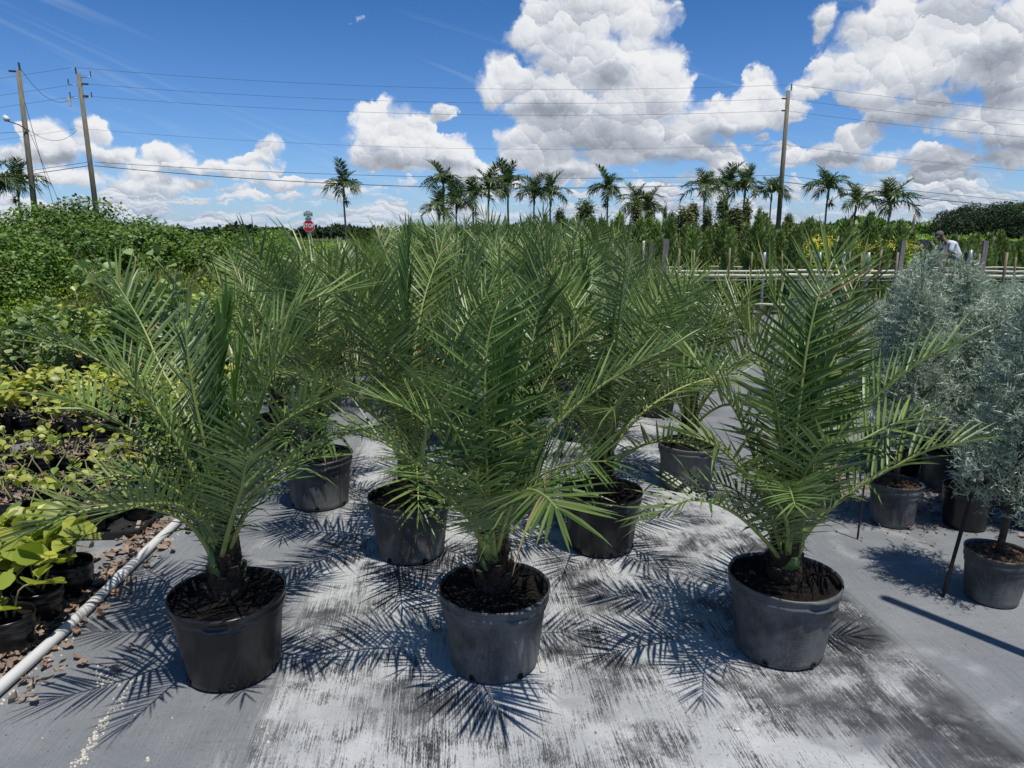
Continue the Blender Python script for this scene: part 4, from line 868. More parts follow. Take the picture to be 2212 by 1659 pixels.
# tall post standing just outside the frame on the right; its shadow falls across the cloth
M_POST = pmat('weathered_board', (0.13, 0.12, 0.11), 0.85, (0.24, 0.22, 0.19), 6, stretch=(6, 6, 1), bump=0.3)
tip = G(1915, 1293); hp = 2.9; sh = hp / math.tan(SUN_EL); bx = tip[0] + 0.6 * sh; by = tip[1] - 0.8 * sh
mb = MB(); tube(mb, [[bx, by, 0], [bx, by, hp]], 0.03, n=12); tag(mb.build('shade_post', M_POST), 'tall round post at the right, beyond the edge of the view, casting a straight shadow', 'post')

# ------------------------------------------------------------------ rails, boards, posts and stakes in the middle distance (right)
M_RAIL = pmat('white_rail', (0.55, 0.54, 0.44), 0.6, (0.38, 0.36, 0.26), 3, stretch=(.4, 3, 3)); M_GALV = pmat('galvanised_tube', (0.20, 0.23, 0.26), 0.45, (0.28, 0.31, 0.33), 8, metal=0.4)
def rail(name, px0, px1, py, z, hh, mat, lab, group='horizontal rails of the plant racks'):
    Y = (CH - z) * CF / ((py - 505) * 1.0) * 1.0
    Y = float(G(1106, py, z)[1]); x0 = AT(px0, py, Y)[0]; x1 = AT(px1, py, Y)[0]; mb = MB(); n = 14; rl = np.random.default_rng(int(py * 7))
    pts = [[x, Y + rl.normal(0, .006), z + rl.normal(0, .006) - 0.02 * math.sin(PI * ((x - x0) / (x1 - x0) * 3 % 1))] for x in np.linspace(x0, x1, n)]
    tube(mb, pts, hh / 2, n=8); return tag(mb.build(name, mat), lab, 'rail', group), Y
RL = [rail('rack_rail', 1383, 1850, 575, 0.90, 0.030, M_RAIL, 'thin white rail of the plant rack, uppermost, left length'),
      rail('rack_rail', 1850, 2330, 577, 0.90, 0.032, M_RAIL, 'white rail of the plant rack, uppermost, right length behind the conifers'),
      rail('rack_rail', 1398, 2330, 583.5, 0.90, 0.045, M_RAIL, 'cream rail of the plant rack, middle one of three'),
      rail('rack_rail', 1437, 2330, 594, 0.90, 0.060, M_RAIL, 'thick white rail of the plant rack, lowest of three and nearest'),
      rail('rack_rail', 1398, 2330, 603, 0.85, 0.010, M_GALV, 'thin taut wire below the white rails'),
      rail('rack_rail', 1390, 1760, 657, 0.55, 0.035, M_RAIL, 'low cream rail near the ground behind the palm pots'),
      rail('rack_rail', 1350, 1445, 688, 0.40, 0.035, M_RAIL, 'short white rail lying low behind the bleached pot')]
def board(px, ptop, Y, w, lab, lean=0.0, dpt=0.04):
    top = AT(px, ptop, Y); x = top[0]; mb = MB(); h = top[2]; box(mb, (0, 0, h / 2), (w / 2, dpt / 2, h / 2)); o = mb.build('wooden_post', M_POST, None, (x - lean * h, Y, 0)); o.rotation_euler = (0, lean, R(rc.uniform(-15, 15)))
    return tag(o, lab, 'post', 'weathered wooden posts of the racks')
for (px, pt, Y, w, lab, ln) in ((1440,516,11.0,.085,'widest weathered wooden post at the left end of the white rails',.05),(1408,524,11.6,.06,'narrow wooden post just left of the widest one',.06),(1364,530,13.0,.065,'wooden post where the uppermost rail starts',.03),
   (2008 - 55,520,13.2,.09,'dark wooden post in front of the fence, left of the bending person',.03),(2072 - 30,530,11.6,.085,'dark wooden post in front of the bending person',.03),(2130,520,12.2,.085,'tall dark wooden post right of the bending person',.0)):
    board(px, pt, Y, w, lab, ln)
for i, (px, pt, Y, lab) in enumerate(((1255,540,12.6,'galvanised tube post farthest left among the junipers'),(1310,540,12.4,'galvanised tube post, second from the left'),(1333,545,11.8,'thick galvanised tube post, third from the left'),(1361,548,12,'galvanised tube post just left of the first wooden post'),
   (1824,543,12.5,'galvanised tube post behind the top frond of the right front palm'),(1772,545,13,'galvanised tube post left of the yellow flowers'),(1877,545,12.6,'galvanised tube post right of the yellow flowers'),(1652,545,14,'faint galvanised tube post among the junipers'),(2098,540,12,'galvanised tube post beside the tall dark wooden post'))):
    top = AT(px, pt, Y); stake((top[0], Y, 0), top, 0.032, M_GALV, 'tube_post', lab, 'post', 'galvanised tube posts')
top = AT(1391, 520, 12); stake((top[0], 12, 0), top, 0.022, M_RAIL, 'tube_post', 'white plastic tube post between two wooden posts', 'post')
for (x0, y0, x1, y1, Y, lab) in ((1468,537,1459,660,8.5,'bamboo stake leaning left of the middle rail posts'),(1577,535,1571,680,7.8,'pinkish bamboo stake crossing the rails left of the right palm'),(1753,545,1741,640,8.2,'bamboo stake left of the yellow flowers'),(1788,540,1785,640,9,'bamboo stake below the yellow flowers'),
   (1837,537,1830,650,8,'tan bamboo stake beside the upright palm frond'),(1905,537,1880,660,7.5,'slanting bamboo stake right of the palm tip'),(1940,545,1925,670,6.6,'bamboo stake left of the tallest silver conifer'),(2045,545,2018,620,8,'bamboo stake behind the tallest silver conifer'),
   (2176,545,2152,690,6.2,'thick bamboo stake leaning at the right among the conifers'),(2117,548,2107,640,8,'bamboo stake right of the tall dark wooden post'),
   (1500,540,1497,640,9,'thin bamboo stake between the two stakes left of the right palm'),(1625,545,1618,640,9.5,'thin bamboo stake left of the upright palm fronds'),(1690,542,1692,640,10,'thin bamboo stake below the right utility pole'),(1862,548,1856,620,10,'thin bamboo stake among the yellow flowers'),(1980,560,1972,640,9,'thin bamboo stake before the tallest silver conifer'),(2195,555,2190,640,9,'thin bamboo stake nearest the right edge')):
    stake(AT(x1, y1, Y) * [1, 1, 0], AT(x0, y0, Y), 0.0105, M_STAKE, 'bamboo_stake', lab, 'stake', 'bamboo stakes')
a = AT(1977, 463, 26); stake((a[0] - .2, 26, 0), a, 0.045, M_STAKE, 'leaning_pole', 'thin grey pole leaning alone against the sky, left of the dark tree mass', 'pole')

# ------------------------------------------------------------------ crowns made of leaves
def crown(seed, n, rad, leaf, flat=1.0, clumps=26, shape='ball', center=(0, 0, 0), up=0.3, clump_r=0.34, dense=0.5):
    """leaf-sized kites gathered in clumps through an uneven volume"""
    r = np.random.default_rng(seed); rx, ry, rz = rad
    d = norm(r.normal(0, 1, (clumps, 3))); d[:, 2] = np.abs(d[:, 2]) * 1.1 - 0.35; q = r.uniform(0.45, 0.95, clumps)[:, None]
    cc = d * q
    if shape == 'cone': zz = r.uniform(-0.95, 1.0, clumps); rr_ = (1 - (zz + 1) / 2) ** 0.8 * r.uniform(0.3, 0.9, clumps); a = r.uniform(0, 6.28, clumps); cc = np.stack([np.cos(a) * rr_, np.sin(a) * rr_, zz], 1)
    w = r.integers(0, clumps, n); cr_ = clump_r * r.uniform(0.6, 1.3, clumps); o = norm(r.normal(0, 1, (n, 3))) * (r.random(n)[:, None] ** dense); P = cc[w] + o * cr_[w][:, None]
    P = P * [rx, ry, rz] + center; out = norm(o + cc[w] * 0.5 + [0, 0, up])
    D_ = norm(np.cross(out, r.normal(0, 1, (n, 3))) + out * 0.35); Wv = norm(np.cross(D_, out + r.normal(0, 0.45, (n, 3)))); s = leaf * r.uniform(0.6, 1.3, n)[:, None]
    V = np.stack([P, P + D_ * s * 0.45 + Wv * s * 0.27, P + D_ * s, P + D_ * s * 0.45 - Wv * s * 0.27], 1).reshape(-1, 3)
    mb = MB(); mb.add(V, np.arange(len(V)).reshape(-1, 4)); return mb
M_HEDGE = leafmat('shrub_leaf_glossy', (0.040, 0.100, 0.010), (0.135, 0.225, 0.026), (0.20, 0.24, 0.05), rough=0.55, trans=0.22, cfrac=0.12, obr=.22)
M_HEDGEL = leafmat('weed_leaf', (0.15, 0.26, 0.022), (0.30, 0.40, 0.05), (0.32, 0.32, 0.10), rough=0.5, trans=0.3, cfrac=0.1)
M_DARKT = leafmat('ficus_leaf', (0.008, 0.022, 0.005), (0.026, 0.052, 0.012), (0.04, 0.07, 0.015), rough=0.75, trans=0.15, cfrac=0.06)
M_EUG = leafmat('dark_conifer_leaf', (0.050, 0.085, 0.016), (0.120, 0.155, 0.035), (0.19, 0.15, 0.04), rough=0.55, trans=0.2, cfrac=0.15, obr=.2)
M_JUN = leafmat('juniper_sprig', (0.075, 0.135, 0.035), (0.27, 0.34, 0.11), (0.36, 0.42, 0.15), rough=0.6, trans=0.2, cfrac=0.12, obr=.14)
M_TRK = pmat('shrub_wood', (0.06, 0.045, 0.03), 0.9, (0.12, 0.10, 0.07), 12)
def trunk_simple(h, rad, seed=0, limbs=4):
    r = np.random.default_rng(seed); mb = MB(); tube(mb, [[0, 0, 0], [0.02 * h, 0, h * .5], [0, .02 * h, h]], [rad, rad * .8, rad * .5], n=7)
    for i in range(limbs): a = i * 2.1 + r.random(); tube(mb, [[0, 0, h * (.35 + .1 * i)], [math.cos(a) * h * .3, math.sin(a) * h * .3, h * (.7 + .1 * i)], [math.cos(a) * h * .45, math.sin(a) * h * .45, h * (1.05 + .1 * i)]], [rad * .5, rad * .35, rad * .15], n=5)
    return mb
BUSH = [(trunk_simple(1.1, .05, i).mesh('trunk', M_TRK), crown(60 + i, 15000, (1.55, 1.25, 1.15), 0.085, clumps=46, center=(0, 0, 1.05), clump_r=.30).mesh('crown', M_HEDGE)) for i in range(3)]
hp_ = [(20,13.0,.95,'dark glossy shrub at the far left edge under the leaning utility pole'),(140,14.5,1.05,'glossy green shrub at the foot of the second utility pole, left half'),(235,15.6,1.12,'tall glossy shrub right of the second utility pole base'),(330,15.5,1.05,'rounded shrub in the middle of the left thicket'),(415,15.2,1.08,'tall dark shrub at the right end of the thicket crest'),
       (-90,12.5,1.05,'dark shrub beyond the left edge of the thicket'),(90,17.5,1.22,'shrub behind the thicket between the two utility poles'),(290,18.5,1.22,'shrub behind the crest of the thicket, centre'),(455,17.0,.95,'low shrub where the thicket drops to the field'),(190,17.8,1.3,'shrub with pale flower tips at the crest beside the second pole'),(-10,16.4,1.18,'shrub behind the far left shrub')]
for i, (px, Y, sc, lab) in enumerate(hp_):
    x = (px - 1106) / CF * Y; t = empty('shrub', (x, Y, 0), i * 1.7, sc); t.scale = (sc, sc, sc * (0.84 + 0.06 * math.sin(i * 2.3))); tag(t, lab, 'shrub', 'glossy shrubs of the left thicket'); obj('trunk', BUSH[i % 3][0], t); obj('crown', BUSH[i % 3][1], t)
low_ = [(520,19,.85),(575,22,.9),(625,25,.92),(545,24,1.0),(600,29,1.1),(490,17.5,.78)]
for i, (px, Y, sc) in enumerate(low_):
    x = (px - 1106) / CF * Y; t = empty('shrub', (x, Y, 0), i * 1.1, sc); t.scale = (sc * 1.2, sc, sc * .78); tag(t, 'low green shrub in the line running back from the thicket to the stop sign', 'shrub', 'low shrubs towards the stop sign'); obj('trunk', BUSH[i % 3][0], t); obj('crown', BUSH[(i + 1) % 3][1], t)
# weeds and tall grass in front of the thicket
def weed_patch():
    r = np.random.default_rng(3); mb = MB(); n = 42000
    Y = r.uniform(8.3, 14.5, n); px = r.uniform(-60, 640, n); hmax = np.interp(Y, [8.3, 10, 12, 14.5], [.25, .40, .75, 1.1]); x = (px - 1106) / CF * Y
    lim = (x > -1.9 - 0.24 * (Y - 4.2)); cl = 0.5 + 0.5 * np.sin(x * 2.1 + np.sin(Y * 1.7) * 2) * np.sin(Y * 2.3 + x)
    z = r.random(n) ** 0.6 * hmax * (0.35 + 0.75 * cl); keep = ~lim; P = np.stack([x, Y, z], 1)[keep]; m = len(P)
    D_ = norm(r.normal(0, 1, (m, 3)) + [0, 0, .8]); Wv = norm(np.cross(D_, r.normal(0, 1, (m, 3)))); s = r.uniform(.03, .075, m)[:, None]
    V = np.stack([P, P + D_ * s * .5 + Wv * s * .25, P + D_ * s, P + D_ * s * .5 - Wv * s * .25], 1).reshape(-1, 3); mb.add(V, np.arange(len(V)).reshape(-1, 4)); return mb
tag(weed_patch().build('weeds', M_HEDGEL), 'bright green weeds growing between the round-leaved shrubs and the thicket', 'weeds', kind='stuff')
M_GRASS = leafmat('tall_grass_blade', (0.075, 0.115, 0.022), (0.16, 0.19, 0.05), (0.24, 0.20, 0.10), rough=0.5, trans=0.25, cfrac=0.1)
def grass_clump(seed, n, h, spread, w=.006):
    r = np.random.default_rng(seed); mb = MB(); a = r.uniform(0, 6.28, n); b = np.stack([np.cos(a), np.sin(a), 0 * a], 1); P = b * (r.random(n) ** .7 * spread * .35)[:, None]; H_ = h * r.uniform(.5, 1.1, n); lean = r.uniform(.05, .55, n) * H_; s = np.stack([-np.sin(a), np.cos(a), 0 * a], 1); sec = []
    for t_, wd in ((0, 1), (.4, 1), (.75, .7), (1, .05)): c = P + b * (lean * t_ ** 2)[:, None] + np.stack([0 * a, 0 * a, H_ * (t_ - .22 * t_ ** 3)], 1); sec.append(np.stack([c - s * w * wd, c + s * w * wd], 1))
    V = np.stack(sec, 1).reshape(-1, 3); o = (np.arange(n) * 8)[:, None] + (np.arange(3) * 2)[None]; mb.add(V, np.stack([o, o + 1, o + 3, o + 2], -1).reshape(-1, 4)); return mb
GC = [grass_clump(i, 380, 1.35, .9).mesh('tall_grass', M_GRASS) for i in range(2)]
for i, (px, Y, sc, lab) in enumerate(((330,11.2,1.0,'tall arching grass clump in front of the thicket, above the tallest round-leaved shrub'),(380,11.8,.95,'tall grass clump right of the highest one'),(250,11.5,.9,'grass clump left of the tallest round-leaved shrub'),(170,10.6,.6,'low grass clump at the weedy patch on the left'))):
    tag(obj('tall_grass', GC[i % 2], None, ((px - 1106) / CF * Y, Y, 0), (0, 0, i), sc), lab, 'grass clump')

# ------------------------------------------------------------------ junipers and dark conifers (middle right)
def juniper_mb(seed, h, rad, n):
    r = np.random.default_rng(seed); mb = MB(); z = h * (1 - r.random(n) ** 0.75 * 0.97); f = z / h; Rr = rad * np.interp(f, [0, .15, .5, .8, 1], [.75, 1, .8, .45, .03]); tw = np.sin(f * 9 + seed) * .25 + 1
    a = r.uniform(0, 6.28, n); k = 1 + .35 * np.sin(a * 3 + f * 14 + seed); q = Rr * k * tw * r.uniform(.45, 1.05, n); P = np.stack([np.cos(a) * q, np.sin(a) * q, z], 1)
    D_ = norm(np.stack([np.cos(a) * .55, np.sin(a) * .55, np.full(n, 1.0)], 1) + r.normal(0, .22, (n, 3))); Wv = norm(np.cross(D_, r.normal(0, 1, (n, 3)))); s = (r.uniform(.07, .17, n) * (h / 1.7))[:, None]
    V = np.stack([P - Wv * .009, P + Wv * .009, P + D_ * s * .6 + Wv * .012, P + D_ * s, P + D_ * s * .6 - Wv * .012], 1); V = V.reshape(-1, 3); o = (np.arange(n) * 5)[:, None]
    mb.add(V, np.concatenate([np.hstack([o, o + 1, o + 2, o + 4])])); mb.F.append(((np.hstack([o + 4, o + 2, o + 3])), 0, False)); return mb
JUN = [(trunk_simple(.9, .02, i, 0).mesh('trunk', M_TRK), juniper_mb(i, 1.7, .175, 3000).mesh('crown', M_JUN)) for i in range(5)]
rj = np.random.default_rng(21); nj = 0
for k in range(8):
    Y = 14.2 + 1.0 * k; px = 1215 + 4 * k
    while px < 2230 - max(0, (6 - k)) * 12:
        x = (px - 1106) / CF * Y
        if not (px > 1950 and k < 2):
            h = rj.uniform(.74, 1.10) * (0.97 + 0.02 * k) * (0.80 if px > 1950 else 1) * (1.12 if rj.random() < .12 else 1)
            t = empty('juniper', (x + rj.normal(0, .08), Y + rj.normal(0, .12), 0), rj.uniform(0, 6), h); j = rj.integers(5)
            tag(t, 'slender upright juniper in the close rows behind the white rails' if px < 1950 else 'short slender juniper before the mesh fence at the right', 'juniper', 'slender junipers behind the white rails' if px < 1950 else 'short junipers before the mesh fence')
            obj('trunk', JUN[j][0], t); obj('crown', JUN[j][1], t); nj += 1
        px += rj.uniform(.50, .78) * CF / Y
print('junipers', nj)
EUG = [(trunk_simple(1.2, .04, i, 2).mesh('trunk', M_TRK), crown(200 + i, 7000, (.62, .62, 1.25), .075, shape='cone', clumps=30, center=(0, 0, 1.35), clump_r=.30).mesh('crown', M_EUG)) for i in range(3)]
eu = [(1178,470,'slim'),(1210,462,'gold'),(1265,447,'broad cone'),(1300,478,''),(1335,480,''),(1375,448,'gold'),(1404,462,''),(1437,456,'thin'),(1478,462,'broad'),(1497,448,''),(1530,460,''),(1562,440,''),(1590,458,'broad'),(1612,452,''),(1640,462,'reddish'),(1703,470,'small'),(1240,485,''),(1452,470,''),(1660,480,'')]
eul = ['slim dark conifer at the left end of the dark row, beside the palm block','golden-green conifer, second in the dark row','broad cone-shaped dark conifer right of the golden one','short dark conifer right of the broad cone','short conifer left of the yellow-topped one','yellow-topped conifer under the pair of palms','dark conifer right of the yellow-topped one','thin twisted conifer standing alone against the sky','bushy dark conifer left of the three palms','pointed dark conifer below the first of three palms','dark conifer below the second of three palms','tall narrow conifer below the third palm','broad bushy conifer left of the reddish one','conifer just behind the broad bushy one','reddish-brown thin conifer left of the right utility pole','small pointed conifer right of the right utility pole','low conifer in front of the broad cone','low conifer between thin and bushy ones','low conifer beside the right utility pole']
for i, ((px, pt, kd), lab) in enumerate(zip(eu, eul)):
    Y = 25.5 + (i * 3 % 4) * .9; top = AT(px, pt, Y); h = top[2] / 2.62; t = empty('dark_conifer', (top[0], Y, 0), i * .9, h); w = {'thin': .42, 'slim': .6, 'broad': 1.7, 'broad cone': 1.8, 'reddish': .7}.get(kd, 1.15); t.scale = (h * w, h * w, h)
    tag(t, lab, 'conifer', 'dark conifers behind the junipers'); obj('trunk', EUG[i % 3][0], t); obj('crown', EUG[i % 3][1], t)
# yellow flowering bushes
M_YFL = leafmat('yellow_flower', (0.42, 0.36, 0.02), (0.58, 0.52, 0.06), rough=.6, trans=.2); mbf = crown(400, 420, (.5, .45, .35), .05, center=(0, 0, 1.40), clumps=14, clump_r=.3).mesh('flowers', M_YFL); mbl = crown(401, 3200, (.6, .5, .75), .09, center=(0, 0, .8), clumps=20).mesh('crown', M_HEDGEL)
for i, (px, sc, lab) in enumerate(((1755,.98,'small yellow-flowered bush, leftmost among the junipers'),(1793,.95,'yellow-flowered bush with the fullest bloom among the junipers'),(1848,.93,'sparse yellow-flowered bush in the middle'),(1930,.92,'yellow-flowered bush, rightmost, beside the dark wooden post'))):
    Y = 14.6 + .4 * i; t = empty('flowering_bush', ((px - 1106) / CF * Y, Y, 0), i, sc); tag(t, lab, 'bush', 'yellow-flowered bushes'); obj('crown', mbl, t); tag(obj('flowers', mbf, t), kind='stuff')

# ------------------------------------------------------------------ far palms with slim trunks
M_FP = leafmat('far_palm_leaf', (0.024, 0.052, 0.014), (0.060, 0.105, 0.026), (0.12, 0.14, 0.04), rough=0.42, trans=0.2, cfrac=0.08, obr=.2)
M_FPT = pmat('palm_trunk_grey', (0.16, 0.155, 0.13), 0.85, (0.24, 0.23, 0.20), 10, stretch=(1, 1, 4)); M_CS = pmat('crownshaft', (0.10, 0.16, 0.05), 0.5, (0.15, 0.19, 0.07), 4)
def fpf(seed, L, e0, e1, droop=.5):
    c = arch_curve(L, e0, e1, 0); return frond_mb(c, (0, -.4, 1), seed, .58, .050, vang=24, width=.034, droop=droop, thick=.028, segs=2, s_leaf=.14).mesh('frond', [M_CS, M_FP])
FPF = {'up': [fpf(900 + i, 1.35 + .1 * i, 84, 38, .15) for i in range(3)], 'mid': [fpf(910 + i, 1.6, 66, -42, .35) for i in range(3)], 'low': [fpf(920 + i, 1.5, 40, -68, .5) for i in range(3)]}
def fruit(seed):
    r = np.random.default_rng(seed); mb = MB(); n = 130
    for i in range(n): d = norm(r.normal(0, 1, 3) * [1, 1, .6] + [0, 0, -.35]); p = np.zeros(3); L = r.uniform(.2, .45); w = norm(np.cross(d, [0, 0, 1.0])) * .008; mb.add([p - w, p + w, d * L + w * 2, d * L - w * 2], [[0, 1, 2, 3]])
    return mb
FRU = fruit(1).mesh('fruit_cluster', pmat('fruit_stalk', (.17, .14, .06), .8, (.09, .10, .04), 6))
FT = {}
def ftrunk(h):
    k = round(h, 1)
    if k not in FT: mb = MB(); tube(mb, [[0, 0, 0], [.02, 0, k * .4], [-.02, 0, k * .75], [0, 0, k]], [.085, .062, .055, .05], n=8); FT[k] = mb.mesh('trunk', M_FPT)
    return FT[k]
cs = MB(); tube(cs, [[0, 0, -.65], [0, 0, -.45], [0, 0, -.1], [0, 0, .05]], [.052, .085, .07, .035], n=8); CS_ME = cs.mesh('crownshaft', M_CS)
def far_palm(px, py, Y, sc, lab, seed, fr=True, group='slim palms along the field'):
    r = np.random.default_rng(seed); c = AT(px, py, Y); h = c[2] / sc; ln = r.normal(0, .022); t = empty('field_palm', (c[0] - math.sin(ln) * c[2], Y, 0), 0, sc); t.rotation_euler = (0, ln, 0); tag(t, lab, 'palm', group)
    obj('trunk', ftrunk(h), t); h = round(h, 1); obj('crownshaft', CS_ME, t, (0, 0, h))
    for kd, n in (('up', 4), ('mid', 6), ('low', 4)):
        a0 = r.uniform(0, 6)
        for k in range(n): obj('frond', FPF[kd][r.integers(3)], t, (0, 0, h), (r.normal(0, .12), r.normal(0, .12), a0 + 6.283 * k / n + r.normal(0, .3)), r.uniform(.72, 1.12))
    if fr: obj('fruit_cluster', FRU, t, (0.15 * (-1) ** seed, -.1, h - .75))
FP = [(742,405,45,1.0,'lone slim palm right of the stop sign'),(958,398,45,.98,'tall slim palm, left one of the big central palm group'),(948,455,43,.95,'short palm low at the left of the central group'),(986,440,44,.9,'short palm between two taller ones in the central group'),(1022,430,42,.92,'palm leaning into the middle of the central group'),
 (1056,412,44,1.0,'dense dark palm left of the tallest central palm'),(1098,402,45,1.05,'tallest palm of the central group with a feathery top'),(1154,425,46,.9,'slim palm right of the tallest central palm'),(1190,422,45,.98,'bright green palm at the right end of the central group'),
 (1313,412,45,.98,'single palm right of the central group with a hanging fruit cluster'),(1375,445,43,1.0,'bushy palm beside the single one'),(1402,455,44,.95,'low palm arching right beside the bushy one'),(1522,412,43,1.0,'first of three palms left of the right utility pole'),(1572,405,45,1.0,'second of three palms left of the right utility pole'),(1610,408,44,.95,'third of three palms left of the right utility pole'),(1667,418,44,.8,'small palm touching the right utility pole'),
 (1790,410,43,1.0,'palm right of the right utility pole, leftmost of three'),(1850,440,44,.88,'middle palm of the three right of the utility pole'),(1925,440,38,.98,'spreading palm with drooping fronds, rightmost of three'),(38,400,42,1.05,'palm at the left edge beside the first utility pole'),(-22,398,40,1.1,'palm half outside the left edge'),(2238,455,24,.62,'palm crown cut by the right edge')]
for i, (px, py, Y, sc, lab) in enumerate(FP): far_palm(px, py, Y, sc * 1.02, lab, 700 + i, fr=i in (0, 4, 9, 14, 16, 17, 19))

# ------------------------------------------------------------------ utility poles and wires
M_POLE = pmat('utility_pole_wood', (0.10, 0.088, 0.060), 0.9, (0.20, 0.18, 0.13), 3, stretch=(6, 6, .6), bump=.4); M_INS = pmat('insulator', (0.05, 0.045, 0.05), .35); M_HW = pmat('pole_hardware', (0.35, 0.37, 0.38), .4, metal=.5); M_WIRE = pmat('wire_dark', (0.03, 0.032, 0.036), .6)
YP = 45.0
def pole(px, pt, pb, Y, lab, rad=.16):
    top = AT(px[0], pt, Y); bot = AT(px[1], pb, Y); d = top - bot; b = bot - d * (bot[2] / d[2]); t = empty('utility_pole', b); tag(t, lab, 'utility pole', 'wooden utility poles'); mb = MB(); tube(mb, [[0, 0, 0], (top - b) * .5, top - b], [rad, rad * .86, rad * .72], n=14); mb.build('shaft', M_POLE, t); return t, b, top
def insulator(t, b, p, d=(0, 0, 1), L=.55, r_=.075):
    mb = MB(); d = norm(np.array(d, float)); n = 5; P = []; rr_ = []
    for k in range(n * 2 + 1): P.append(np.array(p) - b + d * L * k / (n * 2)); rr_.append(r_ if k % 2 else r_ * .45)
    tube(mb, P, rr_, n=8, smooth=False); mb.build('insulator', M_INS, t)
def bar(t, b, p, q, rad=.025, mat=None, name='bracket'):
    mb = MB(); tube(mb, [np.array(p) - b, (np.array(p) + np.array(q)) / 2 - b, np.array(q) - b], rad, n=6); mb.build(name, mat or M_HW, t)
T3, b3, t3 = pole((1703,1679), 196, 515, YP, 'utility pole standing alone at the right, with one upright insulator on top')
insulator(T3, b3, AT(1709,196,YP), (0.03,0,1), .40, .05)
for yy in (213, 239): insulator(T3, b3, AT(1700,yy,YP), (-1,0,0), .32, .06)
T2, b2, t2 = pole((170,206), 160, 440, YP, 'utility pole with arrester brackets, second from the left', .17)
insulator(T2, b2, AT(165,160,YP), (-.05,0,1), .38, .06)
for (x0,y0,x1,y1) in ((174,168,196,165),(166,184,148,182),(176,212,198,210),(168,212,152,210)):
    bar(T2, b2, AT(x0,y0,YP), AT(x1,y1,YP)); insulator(T2, b2, AT(x1,y1,YP), (0,0,1), .30, .045)
for yy in (181,207): insulator(T2, b2, AT(176,yy,YP), (1,0,-.05), .42, .07)
mb = MB(); box(mb, AT(150,219,YP) - b2, (.07,.07,.28)); mb.build('fused_cutout', pmat('cutout_white', (.6,.58,.58), .4), T2)
T1, b1, t1 = pole((40,76), 152, 460, 42.0, 'leftmost utility pole, brown, carrying the street light arm', .17)
insulator(T1, b1, AT(43,152,42), (-.03,0,1), .42, .07); insulator(T1, b1, AT(36,154,42), (-1,0,.05), .45, .07)
arm = [AT(64,284,42), AT(52,272,42) + [0,-.4,0], AT(38,266,42) + [0,-.8,0]]
L_ = empty('street_light', arm[0]); tag(L_, 'white street light on a short arm of the leftmost utility pole', 'street light')
mb = MB(); tube(mb, [np.array(q) - arm[0] for q in arm], .03, n=8); mb.build('arm', M_WIRE, L_)
mb = MB(); a, c = arm[2] - arm[0] , AT(9,249,41.2) - arm[0]; tube(mb, [a, a + (c - a) * .15, a + (c - a) * .6, c], [.10, .16, .15, .06], n=10); mb.build('lamp_head', pmat('lamp_shell', (.62, .66, .64), .4), L_)
def wire(px0, py0, px1, py1, sag, rad, name, lab, Y0=YP, Y1=YP, group='overhead power lines'):
    a = AT(px0, py0, Y0); c = AT(px1, py1, Y1); tt = np.linspace(0, 1, 28); P = a + (c - a) * tt[:, None]; P[:, 2] -= 4 * sag * tt * (1 - tt); mb = MB(); tube(mb, P, rad, n=5, caps=False); return tag(mb.build(name, M_WIRE), lab, 'wire', group)
S = .030
WL = [(165,146,1709,183,.66,.013,'topmost'),(182,181,1694,213,.62,.013,'second from the top'),(182,207,1692,239,.62,.013,'third from the top'),(178,278,1687,312,.66,.011,'thin single'),(204,350,1683,378,.5,.022,'upper one of the low pair of'),(204,358,1681,392,.8,.034,'lowest and thickest')]
for (x0,y0,x1,y1,sg,rd,w) in WL:
    wire(x0, y0, x1, y1, sg, rd * .62, 'power_line', f'{w} wire spanning from the second to the right pole')
    wire(x1 + 4, y1, x1 + 1900, y1 + 90, .9 + .2, rd * .62, 'power_line', f'{w} wire running right from the right utility pole')
    wire(-1500, y0 + 110, x0 - 12, y0, 1.0, rd * .62, 'power_line', f'{w} wire running left from the second utility pole')
wire(46,150,149,216,.7,.012,'drop_wire','slack wire from the top of the leftmost pole to the second pole',42,YP,None)
wire(68,284,166,281,.55,.012,'drop_wire','slack low wire between the two left utility poles',42,YP,None)
wire(-700,268,60,284,.4,.012,'drop_wire','wire leaving the leftmost pole to the left',42,42,None)
wire(48,200,118,452,0,.014,'guy_wire','steep guy wire descending right from the upper leftmost pole',42,44,None); wire(62,280,135,455,0,.012,'guy_wire','second guy wire descending right, from the light arm height',42,46,None)

# ------------------------------------------------------------------ stop sign with street names
M_RED = pmat('sign_red', (0.50, 0.012, 0.025), .4); M_WHT = pmat('sign_white', (.75, .76, .76), .5); M_GRN = pmat('sign_green', (0.0, .16, .10), .45)
def text(parent, s, size, loc, mat, name='lettering', sx=1.0):
    cu = bpy.data.curves.new('lettering', 'FONT'); cu.body = s; cu.size = size; cu.align_x = 'CENTER'; cu.align_y = 'CENTER'; cu.extrude = 0.002; cu.offset = size * .02
    tmp = bpy.data.objects.new('lettering', cu); COL.objects.link(tmp); dg = bpy.context.evaluated_depsgraph_get(); me = bpy.data.meshes.new_from_object(tmp.evaluated_get(dg)); bpy.data.objects.remove(tmp)
    me.materials.clear(); me.materials.append(mat); return obj(name, me, parent, loc, (PI / 2, 0, 0), (sx, 1, 1))
YS = 47.0; sc_ = AT(667, 488, YS); S_ = empty('stop_sign', (sc_[0], YS, 0), R(-2)); tag(S_, 'red octagonal STOP sign topped by two green street name blades', 'stop sign')
